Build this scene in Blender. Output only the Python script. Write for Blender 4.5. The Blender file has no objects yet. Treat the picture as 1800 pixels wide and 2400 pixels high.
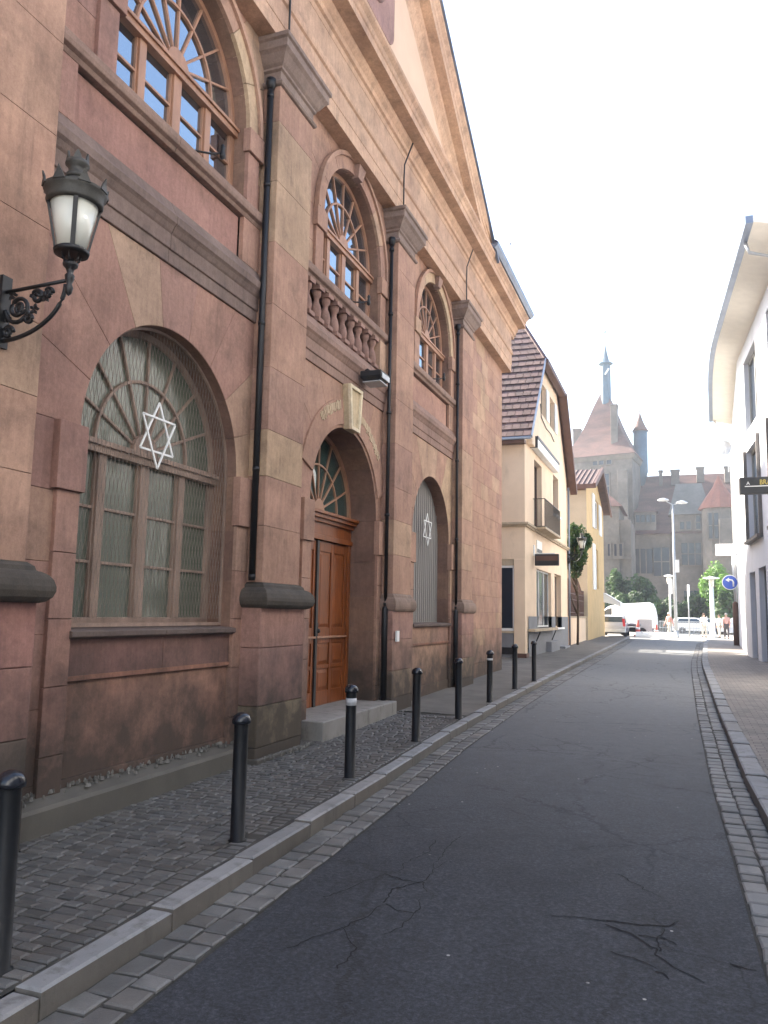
HAZE = 0.0011; SUN_EL = 37; SKY = 0.11; SUN = 5.0; EXPO = 2.4
import bpy, bmesh, math, random
from mathutils import Vector, Matrix
random.seed(7)
R = random.Random(11)
scene = bpy.context.scene
COL = scene.collection
PI = math.pi

# ---------------------------------------------------------------- camera
CR = Vector((0.93793821, 0.34631018, 0.01847089))
CU = Vector((0.0261148, -0.12363743, 0.99198377))
CF = Vector((-0.34581777, 0.92993712, 0.12500809))
CZ = 1.75
FL = 1875.72
cd = bpy.data.cameras.new('camera'); cam = bpy.data.objects.new('camera', cd); COL.objects.link(cam)
cd.sensor_fit = 'VERTICAL'; cd.sensor_height = 24.0; cd.sensor_width = 18.0; cd.lens = FL/2400*24.0
cd.clip_start = 0.05; cd.clip_end = 3000
cam.matrix_world = Matrix(((CR.x, CU.x, -CF.x, 0), (CR.y, CU.y, -CF.y, 0), (CR.z, CU.z, -CF.z, CZ), (0, 0, 0, 1)))
scene.camera = cam

def P(x, y, Y):
    """survey point: photo pixel and real distance down the street -> world point"""
    v = CF + CR*((x-900)/FL) - CU*((y-1200)/FL)
    t = Y/v.y
    return Vector((v.x*t, Y, v.z*t + CZ))

# ---------------------------------------------------------------- materials
def new_mat(name):
    m = bpy.data.materials.new(name); m.use_nodes = True
    nt = m.node_tree; b = nt.nodes['Principled BSDF']
    return m, nt, b
def N(nt, t, **k):
    n = nt.nodes.new(t)
    for a, v in k.items():
        if a in n.inputs.keys(): n.inputs[a].default_value = v
        else: setattr(n, a, v)
    return n
def mixc(nt, a, b, fac, blend='MIX'):
    n = nt.nodes.new('ShaderNodeMix'); n.data_type = 'RGBA'; n.blend_type = blend
    def put(i, v):
        if hasattr(v, 'is_linked') or isinstance(v, bpy.types.NodeSocket): nt.links.new(v, n.inputs[i])
        elif isinstance(v, (tuple, list)): n.inputs[i].default_value = (*v[:3], 1)
        else: n.inputs[i].default_value = v
    put(6, a); put(7, b); put(0, fac)
    return n.outputs[2]
def ramp(nt, fac, stops):
    n = nt.nodes.new('ShaderNodeValToRGB'); cr = n.color_ramp
    while len(cr.elements) < len(stops): cr.elements.new(0.5)
    for e, (p, c) in zip(cr.elements, stops):
        e.position = p; e.color = (c, c, c, 1) if not isinstance(c, tuple) else (*c, 1)
    nt.links.new(fac, n.inputs[0]); return n.outputs[0]
def coord(nt, scale=(1, 1, 1), world=True):
    if world:
        g = nt.nodes.new('ShaderNodeNewGeometry'); src = g.outputs['Position']
    else:
        g = nt.nodes.new('ShaderNodeTexCoord'); src = g.outputs['Object']
    mp = nt.nodes.new('ShaderNodeMapping'); mp.inputs['Scale'].default_value = scale
    nt.links.new(src, mp.inputs[0]); return mp.outputs[0]
def noise(nt, vec, scale, detail=5, rough=0.6, out=0):
    n = N(nt, 'ShaderNodeTexNoise', Scale=scale, Detail=detail, Roughness=rough)
    nt.links.new(vec, n.inputs['Vector']); return n.outputs[out]
def bump(nt, b, h, strength=0.3, dist=0.01, prev=None):
    n = N(nt, 'ShaderNodeBump', Strength=strength, Distance=dist)
    nt.links.new(h, n.inputs['Height'])
    if prev: nt.links.new(prev, n.inputs['Normal'])
    nt.links.new(n.outputs[0], b.inputs['Normal']); return n.outputs[0]
def basic(name, col, rough=0.7, var=0.25, scale=3.0, fine=60.0, bs=0.2, bd=0.004, tone=False, metal=0.0, stretch=(1, 1, 1), dirt=None, spec=0.5):
    """painted / mineral surface: base colour x broad mottling x fine grain, optional per-face tone"""
    m, nt, b = new_mat(name)
    v = coord(nt, stretch)
    n1 = noise(nt, v, scale); n2 = noise(nt, coord(nt), fine, 3)
    f1 = ramp(nt, n1, [(0.25, 1-var), (0.75, 1+var*0.6)])
    f2 = ramp(nt, n2, [(0.2, 1-var*0.5), (0.8, 1+var*0.4)])
    c = mixc(nt, col, f1, 1.0, 'MULTIPLY'); c = mixc(nt, c, f2, 1.0, 'MULTIPLY')
    if tone:
        a = N(nt, 'ShaderNodeAttribute', attribute_name='tone')
        c = mixc(nt, c, a.outputs['Color'], 1.0, 'MULTIPLY')
    if dirt:
        n3 = noise(nt, coord(nt, (1.3, 1.3, 0.5)), dirt[1], 6, 0.7)
        c = mixc(nt, c, dirt[0], ramp(nt, n3, [(dirt[2], 0.0), (dirt[2]+0.15, dirt[3])]))
    nt.links.new(c, b.inputs['Base Color'])
    b.inputs['Roughness'].default_value = rough; b.inputs['Metallic'].default_value = metal
    b.inputs['Specular IOR Level'].default_value = spec
    if bs: bump(nt, b, n2, bs, bd)
    return m

def stone_mat(name, low_dark=True):
    m, nt, b = new_mat(name)
    a = N(nt, 'ShaderNodeAttribute', attribute_name='tone')
    v = coord(nt)
    n1 = noise(nt, v, 1.6, 6, 0.62); n2 = noise(nt, coord(nt, (9, 9, 1.1)), 2.2, 5, 0.65); n3 = noise(nt, v, 90, 3)
    c = mixc(nt, a.outputs['Color'], ramp(nt, n1, [(0.3, 0.80), (0.7, 1.13)]), 1.0, 'MULTIPLY')
    c = mixc(nt, c, ramp(nt, n2, [(0.3, 0.88), (0.7, 1.08)]), 1.0, 'MULTIPLY')
    c = mixc(nt, c, ramp(nt, n3, [(0.25, 0.90), (0.75, 1.08)]), 1.0, 'MULTIPLY')
    # soot runs: streaky dark patches with their own shape
    n4 = noise(nt, coord(nt, (3.2, 3.2, 0.55)), 1.1, 7, 0.7)
    c = mixc(nt, c, (0.045, 0.038, 0.036), ramp(nt, n4, [(0.57, 0.0), (0.78, 0.5)]))
    n6 = noise(nt, coord(nt, (1.1, 1.1, 1.6)), 0.55, 8, 0.72)
    c = mixc(nt, c, ramp(nt, n6, [(0.34, (1.02, 0.97, 0.96)), (0.60, (1.28, 1.26, 1.20))]), 1.0, 'MULTIPLY')
    n7 = noise(nt, v, 22, 5, 0.75)
    c = mixc(nt, c, ramp(nt, n7, [(0.3, 0.84), (0.7, 1.1)]), 1.0, 'MULTIPLY')
    if low_dark:   # damp, algae and splash dirt at the wall foot, deepened to paint its shade
        g = nt.nodes.new('ShaderNodeNewGeometry'); s = nt.nodes.new('ShaderNodeSeparateXYZ'); nt.links.new(g.outputs['Position'], s.inputs[0])
        mr = N(nt, 'ShaderNodeMapRange'); nt.links.new(s.outputs['Z'], mr.inputs[0])
        mr.inputs[1].default_value = 1.6; mr.inputs[2].default_value = 0.1; mr.inputs[3].default_value = 0.0; mr.inputs[4].default_value = 0.62
        n5 = noise(nt, v, 2.4, 7, 0.7)
        ad = N(nt, 'ShaderNodeMath', operation='ADD'); nt.links.new(mr.outputs[0], ad.inputs[0]); nt.links.new(n5, ad.inputs[1])
        c = mixc(nt, c, (0.05, 0.043, 0.037), ramp(nt, ad.outputs[0], [(0.50, 0.0), (1.08, 0.9)]))
    nt.links.new(c, b.inputs['Base Color']); b.inputs['Roughness'].default_value = 0.88
    b.inputs['Specular IOR Level'].default_value = 0.25
    p = bump(nt, b, n3, 0.3, 0.004); p = bump(nt, b, n7, 0.35, 0.008, p); bump(nt, b, n2, 0.3, 0.012, p)
    return m

M = {}
M['stone'] = stone_mat('red_sandstone')
M['dark_stone'] = basic('weathered_green_stone', (0.07, 0.058, 0.046), 0.9, 0.5, 3, 70, 0.5, 0.006, dirt=((0.03, 0.028, 0.025), 2.0, 0.5, 0.7))
M['granite'] = basic('granite', (0.235, 0.235, 0.235), 0.75, 0.25, 2.5, 140, 0.3, 0.003, tone=True, dirt=((0.08, 0.075, 0.065), 5.0, 0.52, 0.6))
M['mortar'] = basic('mortar', (0.15, 0.11, 0.09), 0.95)
M['grit'] = basic('joint_grit', (0.045, 0.042, 0.036), 0.95, 0.5, 12, 200, 0.5, 0.004)
M['sett'] = basic('grey_setts', (0.135, 0.13, 0.122), 0.62, 0.35, 3.5, 120, 0.5, 0.004, tone=True, dirt=((0.06, 0.057, 0.05), 2.2, 0.5, 0.5))
M['iron'] = basic('black_iron', (0.008, 0.008, 0.009), 0.5, 0.3, 8, 150, 0.15, 0.002, spec=0.5)
M['bollard'] = basic('bollard_black_paint', (0.008, 0.009, 0.011), 0.5, 0.35, 14, 120, 0.1, 0.002, spec=0.25, dirt=((0.05, 0.048, 0.045), 9.0, 0.60, 0.6))
M['bollard_cap'] = basic('bollard_cap_gloss', (0.014, 0.016, 0.022), 0.2, 0.2, 8, 100, 0.0)
M['reflector'] = basic('reflective_band', (0.55, 0.56, 0.58), 0.4, 0.2)
M['lamp_metal'] = basic('aged_bronze', (0.05, 0.047, 0.04), 0.55, 0.5, 9, 80, 0.4, 0.003)
M['wood'] = None
M['frame'] = basic('tan_painted_timber', (0.36, 0.19, 0.115), 0.5, 0.3, 7, 90, 0.2, 0.003, stretch=(1, 1, 0.3))
M['frame_dull'] = basic('weathered_timber', (0.31, 0.215, 0.165), 0.6, 0.45, 6, 90, 0.3, 0.003, stretch=(1, 1, 0.3))
M['white'] = basic('white_paint', (0.78, 0.78, 0.76), 0.5, 0.08, 2, 60, 0.1)
M['black'] = basic('black_board', (0.02, 0.02, 0.022), 0.45, 0.3)
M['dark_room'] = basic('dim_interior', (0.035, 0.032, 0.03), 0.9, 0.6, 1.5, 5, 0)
M['zinc'] = basic('zinc_sheet', (0.22, 0.255, 0.32), 0.42, 0.2, 2, 50, 0.1, 0.002, metal=0.5)
M['grey_plaster'] = basic('grey_plaster', (0.20, 0.205, 0.22), 0.85, 0.15)
M['cream'] = basic('cream_plaster', (0.73, 0.565, 0.41), 0.88, 0.10, 1.2, 80, 0.25, 0.003, dirt=((0.40, 0.31, 0.22), 1.3, 0.58, 0.45))
M['cream_dark'] = basic('cream_trim', (0.46, 0.37, 0.26), 0.85, 0.3)
M['ochre'] = basic('ochre_plaster', (0.56, 0.39, 0.19), 0.88, 0.14, 1.2, 80, 0.25, 0.003, dirt=((0.38, 0.28, 0.16), 1.1, 0.56, 0.5))
M['brown'] = basic('brown_fascia', (0.11, 0.055, 0.04), 0.6, 0.3)
M['white_plaster'] = basic('white_plaster', (0.66, 0.675, 0.71), 0.85, 0.08, 0.8, 90, 0.2, 0.003, dirt=((0.42, 0.42, 0.41), 0.8, 0.54, 0.4))
M['soffit'] = basic('cream_soffit', (0.74, 0.69, 0.60), 0.7, 0.08)
M['tile'] = basic('clay_tiles', (0.125, 0.072, 0.066), 0.85, 0.45, 3.0, 60, 0.4, 0.006, tone=True)
M['tile_red'] = basic('red_clay_tiles', (0.13, 0.06, 0.047), 0.85, 0.55, 0.4, 6, 0.3, 0.02, stretch=(1, 1, 3))
M['castle'] = basic('castle_stone', (0.165, 0.138, 0.112), 0.9, 0.5, 0.3, 2.2, 0.3, 0.03, tone=True)
M['copper'] = basic('blue_green_copper', (0.04, 0.10, 0.15), 0.5, 0.3, 1.0, 6, 0.1)
M['glass_far'] = None
M['galv'] = basic('galvanised_post', (0.42, 0.44, 0.46), 0.45, 0.15, 4, 60, 0.1, metal=0.3)
M['bark'] = basic('bark', (0.09, 0.065, 0.045), 0.95, 0.5, 6, 30, 0.6, 0.02)
M['rubber'] = basic('rubber', (0.015, 0.015, 0.015), 0.8, 0.2)
M['silver'] = basic('silver_car_paint', (0.46, 0.48, 0.52), 0.25, 0.05, 2, 60, 0, metal=0.4)
M['red_light'] = basic('red_lens', (0.45, 0.02, 0.02), 0.2, 0.1, 4, 60, 0)
M['red_plastic'] = basic('red_barrier_plastic', (0.50, 0.09, 0.06), 0.45, 0.15, 4, 60, 0)
M['skin'] = basic('skin', (0.50, 0.30, 0.22), 0.6, 0.05, 4, 60, 0)
M['blue_sign'] = basic('blue_sign', (0.02, 0.08, 0.45), 0.35, 0.05, 4, 60, 0)
M['gold'] = basic('gold_letters', (0.55, 0.42, 0.08), 0.4, 0.1, 4, 60, 0)
M['louvre'] = basic('pale_louvres', (0.33, 0.32, 0.29), 0.6, 0.2, 3, 60, 0.1)

def glass_mat(name, col, rough=0.03, ior=1.9, wav=0.0, ws=8.0, metal=0.0, spec=0.5, tint=None):
    m, nt, b = new_mat(name)
    b.inputs['Base Color'].default_value = (*col, 1); b.inputs['Roughness'].default_value = rough
    if tint: b.inputs['Specular Tint'].default_value = (*tint, 1)
    b.inputs['Specular IOR Level'].default_value = spec; b.inputs['IOR'].default_value = ior; b.inputs['Metallic'].default_value = metal
    if wav:
        n = noise(nt, coord(nt, (1, 1, 0.35)), ws, 2, 0.5)
        bump(nt, b, n, wav, 0.01)
    return m
M['glass'] = glass_mat('window_glass', (0.015, 0.02, 0.028), 0.03, 3.3, 0.2, 1.6, spec=0.85, tint=(.80, .91, 1.0))
M['glass_green'] = glass_mat('ribbed_green_glass', (0.11, 0.125, 0.095), 0.22, 1.6, 0.6, 9.0)
M['glass_far'] = glass_mat('far_glass', (0.018, 0.026, 0.038), 0.12, 1.5, 0.2, 1.0)
M['glass_milk'] = glass_mat('opal_lantern_glass', (0.62, 0.62, 0.55), 0.22, 1.5)
M['glass_car'] = glass_mat('car_glass', (0.03, 0.05, 0.07), 0.05, 1.7)

def wood_mat():
    m, nt, b = new_mat('varnished_oak')
    v = coord(nt, (14, 14, 0.9)); n1 = noise(nt, v, 3.0, 8, 0.65); n2 = noise(nt, coord(nt), 1.3, 3)
    c = ramp(nt, n1, [(0.3, (0.13, 0.036, 0.010)), (0.55, (0.24, 0.068, 0.016)), (0.8, (0.33, 0.105, 0.026))])
    c = mixc(nt, c, ramp(nt, n2, [(0.3, 0.75), (0.7, 1.1)]), 1.0, 'MULTIPLY')
    nt.links.new(c, b.inputs['Base Color']); b.inputs['Roughness'].default_value = 0.38
    bump(nt, b, n1, 0.15, 0.002); return m
M['wood'] = wood_mat()

def asphalt_mat():
    m, nt, b = new_mat('worn_asphalt')
    v = coord(nt)
    big = noise(nt, coord(nt, (0.5, 0.25, 1)), 0.9, 4, 0.6); mid = noise(nt, v, 7, 6, 0.7); fine = noise(nt, v, 160, 3, 0.7)
    c = mixc(nt, (0.034, 0.037, 0.044), ramp(nt, big, [(0.3, 0.75), (0.72, 1.3)]), 1.0, 'MULTIPLY')
    c = mixc(nt, c, ramp(nt, mid, [(0.3, 0.86), (0.7, 1.12)]), 1.0, 'MULTIPLY')
    c = mixc(nt, c, ramp(nt, fine, [(0.35, 0.7), (0.7, 1.35)]), 1.0, 'MULTIPLY')
    gr_ = noise(nt, v, 34, 5, 0.85); c = mixc(nt, c, ramp(nt, gr_, [(0.34, 0.42), (0.5, 0.95), (0.68, 2.3)]), 1.0, 'MULTIPLY')
    pt_ = noise(nt, coord(nt, (1.0, 0.6, 1)), 1.7, 6, 0.7); c = mixc(nt, c, ramp(nt, pt_, [(0.35, 0.80), (0.65, 1.22)]), 1.0, 'MULTIPLY')
    # paler further up the street: brighter sky light there painted into the asphalt
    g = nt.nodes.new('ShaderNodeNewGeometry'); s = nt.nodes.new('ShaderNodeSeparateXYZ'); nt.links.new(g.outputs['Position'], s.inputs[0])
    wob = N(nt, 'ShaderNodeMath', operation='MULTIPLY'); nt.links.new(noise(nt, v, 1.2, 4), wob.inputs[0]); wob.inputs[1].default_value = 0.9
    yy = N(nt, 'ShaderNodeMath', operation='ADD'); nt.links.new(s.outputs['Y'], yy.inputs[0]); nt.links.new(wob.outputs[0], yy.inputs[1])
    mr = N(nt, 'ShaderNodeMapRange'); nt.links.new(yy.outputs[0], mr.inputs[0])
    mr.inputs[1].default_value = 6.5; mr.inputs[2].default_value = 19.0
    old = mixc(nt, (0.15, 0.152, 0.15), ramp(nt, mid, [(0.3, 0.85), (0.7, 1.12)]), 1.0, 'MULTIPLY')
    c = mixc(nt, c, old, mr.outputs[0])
    # white grit specks
    vo = N(nt, 'ShaderNodeTexVoronoi', Scale=5.0); nt.links.new(v, vo.inputs['Vector'])
    sp = ramp(nt, vo.outputs['Distance'], [(0.05, 1.0), (0.065, 0.0)])
    wn = ramp(nt, noise(nt, v, 1.4, 2), [(0.52, 0.0), (0.55, 1.0)])
    spm = mixc(nt, sp, wn, 1.0, 'MULTIPLY')
    c = mixc(nt, c, (0.42, 0.41, 0.38), spm)
    # crack networks
    vd = N(nt, 'ShaderNodeTexVoronoi', Scale=2.3, feature='DISTANCE_TO_EDGE')
    wv = noise(nt, v, 2.2, 6, 0.75, 1)
    dv = mixc(nt, v, wv, 0.22); nt.links.new(dv, vd.inputs['Vector'])
    crack = ramp(nt, vd.outputs['Distance'], [(0.006, 1.0), (0.022, 0.0)])
    mask = ramp(nt, noise(nt, coord(nt, (1, 0.8, 1)), 0.42, 3, 0.5), [(0.50, 0.0), (0.60, 1.0)])
    ck = mixc(nt, crack, mask, 1.0, 'MULTIPLY')
    vd2 = N(nt, 'ShaderNodeTexVoronoi', Scale=0.62, feature='DISTANCE_TO_EDGE')
    nt.links.new(mixc(nt, v, noise(nt, v, 1.6, 7, 0.8, 1), 0.35), vd2.inputs['Vector'])
    ck2 = ramp(nt, vd2.outputs['Distance'], [(0.002, 1.0), (0.008, 0.0)])
    ck2 = mixc(nt, ck2, ramp(nt, noise(nt, v, 0.5, 2), [(0.42, 0.0), (0.5, 1.0)]), 1.0, 'MULTIPLY')
    ckk = mixc(nt, ck, ck2, 1.0, 'LIGHTEN')
    ckk = mixc(nt, ckk, (0, 0, 0), 0.35); c = mixc(nt, c, (0.012, 0.012, 0.013), ckk)
    nt.links.new(c, b.inputs['Base Color'])
    b.inputs['Roughness'].default_value = 0.72; b.inputs['Specular IOR Level'].default_value = 0.4
    p = bump(nt, b, fine, 0.6, 0.006); p = bump(nt, b, gr_, 0.8, 0.010, p); p = bump(nt, b, mid, 0.4, 0.015, p)
    inv = N(nt, 'ShaderNodeMath', operation='SUBTRACT'); inv.inputs[0].default_value = 1.0; nt.links.new(ckk, inv.inputs[1])
    bump(nt, b, inv.outputs[0], 0.5, 0.01, p)
    return m
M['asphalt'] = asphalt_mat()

def paver_mat():
    m, nt, b = new_mat('brown_grey_pavers')
    v = coord(nt)
    br = N(nt, 'ShaderNodeTexBrick', Scale=1.0); br.inputs['Brick Width'].default_value = 0.22; br.inputs['Row Height'].default_value = 0.12
    br.inputs['Mortar Size'].default_value = 0.006; br.inputs['Color1'].default_value = (0.16, 0.145, 0.13, 1); br.inputs['Color2'].default_value = (0.23, 0.20, 0.175, 1)
    br.inputs['Mortar'].default_value = (0.07, 0.06, 0.05, 1); nt.links.new(v, br.inputs['Vector'])
    c = mixc(nt, br.outputs[0], ramp(nt, noise(nt, v, 1.3, 5), [(0.3, 0.8), (0.7, 1.15)]), 1.0, 'MULTIPLY')
    nt.links.new(c, b.inputs['Base Color']); b.inputs['Roughness'].default_value = 0.8
    iv = N(nt, 'ShaderNodeMath', operation='SUBTRACT'); iv.inputs[0].default_value = 1.0; nt.links.new(br.outputs['Fac'], iv.inputs[1])
    bump(nt, b, iv.outputs[0], 0.5, 0.006); return m
M['paver'] = paver_mat()
M['path'] = basic('worn_pavement_asphalt', (0.135, 0.125, 0.11), 0.85, 0.35, 1.6, 150, 0.45, 0.004, dirt=((0.07, 0.063, 0.055), 1.1, 0.5, 0.6))
M['plaza'] = basic('pale_plaza_paving', (0.42, 0.40, 0.36), 0.85, 0.12, 0.5, 12, 0.1)
M['ground'] = basic('ground_far', (0.16, 0.15, 0.12), 0.95, 0.3, 0.1, 3, 0.1)
def leaf_mat(name, c0, c1):
    m, nt, b = new_mat(name)
    a = N(nt, 'ShaderNodeAttribute', attribute_name='tone')
    c = mixc(nt, c0, c1, a.outputs['Fac'])
    nt.links.new(c, b.inputs['Base Color']); b.inputs['Roughness'].default_value = 0.6
    tr = nt.nodes.new('ShaderNodeBsdfTranslucent'); nt.links.new(c, tr.inputs[0])
    mx = N(nt, 'ShaderNodeMixShader'); mx.inputs[0].default_value = 0.35
    nt.links.new(b.outputs[0], mx.inputs[1]); nt.links.new(tr.outputs[0], mx.inputs[2])
    nt.links.new(mx.outputs[0], nt.nodes['Material Output'].inputs[0]); return m
M['leaf'] = leaf_mat('dark_leaves', (0.022, 0.045, 0.018), (0.07, 0.13, 0.035))
M['leaf_bright'] = leaf_mat('fresh_leaves', (0.05, 0.11, 0.02), (0.17, 0.33, 0.05))

# ---------------------------------------------------------------- mesh builder
class MB:
    def __init__(s): s.v = []; s.f = []; s.t = []; s.sm = []
    def face(s, pts, tone=None, smooth=False):
        i = len(s.v); s.v += [tuple(p) for p in pts]; s.f.append(tuple(range(i, i+len(pts)))); s.t.append(tone); s.sm.append(smooth)
    def hull(s, A, B, tone=None, smooth=False, caps=True):
        """prism between two equal-length rings (shared vertices)"""
        n = len(A); i = len(s.v); s.v += [tuple(p) for p in A] + [tuple(p) for p in B]
        for k in range(n):
            s.f.append((i+k, i+(k+1) % n, i+n+(k+1) % n, i+n+k)); s.t.append(tone); s.sm.append(smooth)
        if caps:
            s.f.append(tuple(range(i+n-1, i-1, -1))); s.t.append(tone); s.sm.append(False)
            s.f.append(tuple(range(i+n, i+2*n))); s.t.append(tone); s.sm.append(False)
    def loft(s, rings, tone=None, smooth=True, caps=True):
        n = len(rings[0]); i = len(s.v)
        for r in rings: s.v += [tuple(p) for p in r]
        for j in range(len(rings)-1):
            for k in range(n):
                s.f.append((i+j*n+k, i+j*n+(k+1) % n, i+(j+1)*n+(k+1) % n, i+(j+1)*n+k)); s.t.append(tone); s.sm.append(smooth)
        if caps:
            s.f.append(tuple(range(i+n-1, i-1, -1))); s.t.append(tone); s.sm.append(False)
            m = i+(len(rings)-1)*n; s.f.append(tuple(range(m, m+n))); s.t.append(tone); s.sm.append(False)
    def box(s, x0, x1, y0, y1, z0, z1, tone=None):
        s.hull([(x0, y0, z0), (x1, y0, z0), (x1, y1, z0), (x0, y1, z0)], [(x0, y0, z1), (x1, y0, z1), (x1, y1, z1), (x0, y1, z1)], tone)
    def tube(s, pts, r, n=8, tone=None, closed=False):
        pts = [Vector(p) for p in pts]; rings = []
        for i, p in enumerate(pts):
            a = pts[max(i-1, 0)]; c = pts[min(i+1, len(pts)-1)]
            if closed: a = pts[i-1]; c = pts[(i+1) % len(pts)]
            d = (c-a).normalized(); u = Vector((0, 0, 1)) if abs(d.z) < 0.9 else Vector((1, 0, 0))
            e1 = d.cross(u).normalized(); e2 = d.cross(e1)
            rr = r[i] if isinstance(r, (list, tuple)) else r
            rings.append([p+e1*math.cos(2*PI*k/n)*rr+e2*math.sin(2*PI*k/n)*rr for k in range(n)])
        if closed: rings.append(rings[0])
        s.loft(rings, tone, n > 5, not closed)
    def lathe(s, prof, cx, cy, n=16, tone=None, smooth=True, z0=0):
        s.loft([[(cx+r*math.cos(2*PI*k/n), cy+r*math.sin(2*PI*k/n), z0+z) for k in range(n)] for r, z in prof], tone, smooth)
    def bar(s, a, b, w, h, tone=None, up=(0, 0, 1)):
        a = Vector(a); b = Vector(b); d = (b-a).normalized(); u = Vector(up)
        if abs(d.dot(u)) > 0.98: u = Vector((1, 0, 0))
        e1 = d.cross(u).normalized()*w/2; e2 = e1.cross(d).normalized()*h/2
        s.hull([a-e1-e2, a+e1-e2, a+e1+e2, a-e1+e2], [b-e1-e2, b+e1-e2, b+e1+e2, b-e1+e2], tone)
    def build(s, name, mat, parent=None, loc=(0, 0, 0), bevel=0, recalc=True, seg=1):
        me = bpy.data.meshes.new(name); L = Vector(loc)
        me.from_pydata([tuple(Vector(p)-L) for p in s.v], [], s.f)
        me.materials.append(mat)
        if True:
            ca = me.color_attributes.new('tone', 'FLOAT_COLOR', 'CORNER')
            for p in me.polygons:
                t = s.t[p.index]; t = (1, 1, 1) if t is None else (t if isinstance(t, tuple) else (t, t, t))
                for li in p.loop_indices: ca.data[li].color = (*t, 1)
        for p, q in zip(me.polygons, s.sm): p.use_smooth = q
        if recalc:
            bm = bmesh.new(); bm.from_mesh(me); bmesh.ops.recalc_face_normals(bm, faces=bm.faces); bm.to_mesh(me); bm.free()
        o = bpy.data.objects.new(name, me); COL.objects.link(o)
        if parent:
            o.parent = parent; o.location = L - Vector(parent.location) if parent.type == 'EMPTY' and not parent.parent else L
        else: o.location = L
        if bevel:
            md = o.modifiers.new('bevel', 'BEVEL'); md.width = bevel; md.segments = seg; md.limit_method = 'ANGLE'; md.angle_limit = math.radians(40)
            md.harden_normals = False
        return o
def tag(o, label=None, cat=None, group=None, kind=None):
    if label: o['label'] = label
    if cat: o['category'] = cat
    if group: o['group'] = group
    if kind: o['kind'] = kind
    return o
def thing(name, loc, label, cat, group=None):
    o = bpy.data.objects.new(name, None); COL.objects.link(o); o.location = loc; o.empty_display_size = 0.2
    return tag(o, label, cat, group)
def copy_tree(o, parent=None):
    c = o.copy(); COL.objects.link(c)
    if parent: c.parent = parent
    for ch in list(o.children): copy_tree(ch, c)
    return c
# a part built in world coordinates under an empty at its base
def part(mb, name, mat, parent, bevel=0, recalc=True):
    o = mb.build(name, mat, None, (0, 0, 0), bevel, recalc)
    pw = Vector((0, 0, 0)); q = parent
    while q: pw += Vector(q.location); q = q.parent
    o.parent = parent; o.location = -pw
    return o
def grow(pts, edges, radii, name, mat, parent, levels=1, root=0):
    """one continuous skinned surface"""
    me = bpy.data.meshes.new(name); me.from_pydata([tuple(p) for p in pts], edges, [])
    o = bpy.data.objects.new(name, me); COL.objects.link(o)
    sk = o.modifiers.new('skin', 'SKIN'); sk.use_smooth_shade = True
    for i, r in enumerate(radii):
        d = me.skin_vertices[0].data[i]; d.radius = (r, r) if not isinstance(r, tuple) else r; d.use_root = (i == root)
    ss = o.modifiers.new('sub', 'SUBSURF'); ss.levels = levels; ss.render_levels = levels
    me.materials.append(mat)
    dg = bpy.context.evaluated_depsgraph_get(); ev = o.evaluated_get(dg)
    m2 = bpy.data.meshes.new_from_object(ev); o.modifiers.clear(); o.data = m2
    if not m2.materials: m2.materials.append(mat)
    for p in m2.polygons: p.use_smooth = True
    o.parent = parent; return o
def text_mesh(name, body, size, mat, parent, M4, extrude=0.004, sx=1.0):
    c = bpy.data.curves.new(name, 'FONT'); c.body = body; c.size = size; c.extrude = extrude; c.align_x = 'CENTER'; c.align_y = 'CENTER'
    o = bpy.data.objects.new(name, c); COL.objects.link(o)
    dg = bpy.context.evaluated_depsgraph_get(); me = bpy.data.meshes.new_from_object(o.evaluated_get(dg))
    bpy.data.objects.remove(o); me.materials.clear(); me.materials.append(mat)
    o = bpy.data.objects.new(name, me); COL.objects.link(o)
    me.transform(M4 @ Matrix.Diagonal((sx, 1, 1, 1)))
    o.parent = parent; o.location = -Vector(parent.location); return o
def frame_matrix(o, ex, ey):
    ex = Vector(ex).normalized(); ey = Vector(ey).normalized(); ez = ex.cross(ey)
    return Matrix(((ex.x, ey.x, ez.x, o[0]), (ex.y, ey.y, ez.y, o[1]), (ex.z, ey.z, ez.z, o[2]), (0, 0, 0, 1)))

# ---------------------------------------------------------------- ground levels
def zs(Y):
    if Y < 20: return -0.1+0.0135*Y
    if Y < 62: return 0.17+0.0085*(Y-20)
    return 0.527
def zr(Y): return zs(Y)-0.13
def lerp(tab, Y):
    if Y <= tab[0][0]: return tab[0][1]
    for (a, p), (b, q) in zip(tab, tab[1:]):
        if Y <= b: return p+(q-p)*(Y-a)/(b-a)
    return tab[-1][1]
KL = [(-12, -2.6), (0, -2.83), (3.8, -2.89), (5, -2.94), (8.4, -3.06), (11.3, -3.2), (15.6, -3.28), (55, -3.25)]
KR = [(-12, 1.15), (0, 0.9), (5, 0.74), (8.2, 0.67), (10.1, 0.62), (16.5, 0.575), (28, 0.59), (33, 0.66), (38.6, 0.82), (50, 1.12), (56, 1.5)]
def kl(Y): return lerp(KL, Y)
def kr(Y): return lerp(KR, Y)
Ys = [-40, -12] + [i*1.0 for i in range(-10, 63)] + [70, 90, 120, 180, 300, 415]
def strip(mb, fa, fb, y0, y1, zf, dz=0.0, step=1.0):
    ys = [y0]; y = math.floor(y0)+step
    while y < y1: ys.append(y); y += step
    ys.append(y1)
    for a, b in zip(ys, ys[1:]):
        mb.face([(fa(a), a, zf(a)+dz), (fb(a), a, zf(a)+dz), (fb(b), b, zf(b)+dz), (fa(b), b, zf(b)+dz)])
g = MB()
for a, b in zip(Ys, Ys[1:]):
    g.face([(-310, a, zr(a)-0.02), (310, a, zr(a)-0.02), (310, b, zr(b)-0.02), (-310, b, zr(b)-0.02)])
tag(g.build('ground', M['ground'], recalc=False), kind='structure')
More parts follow.
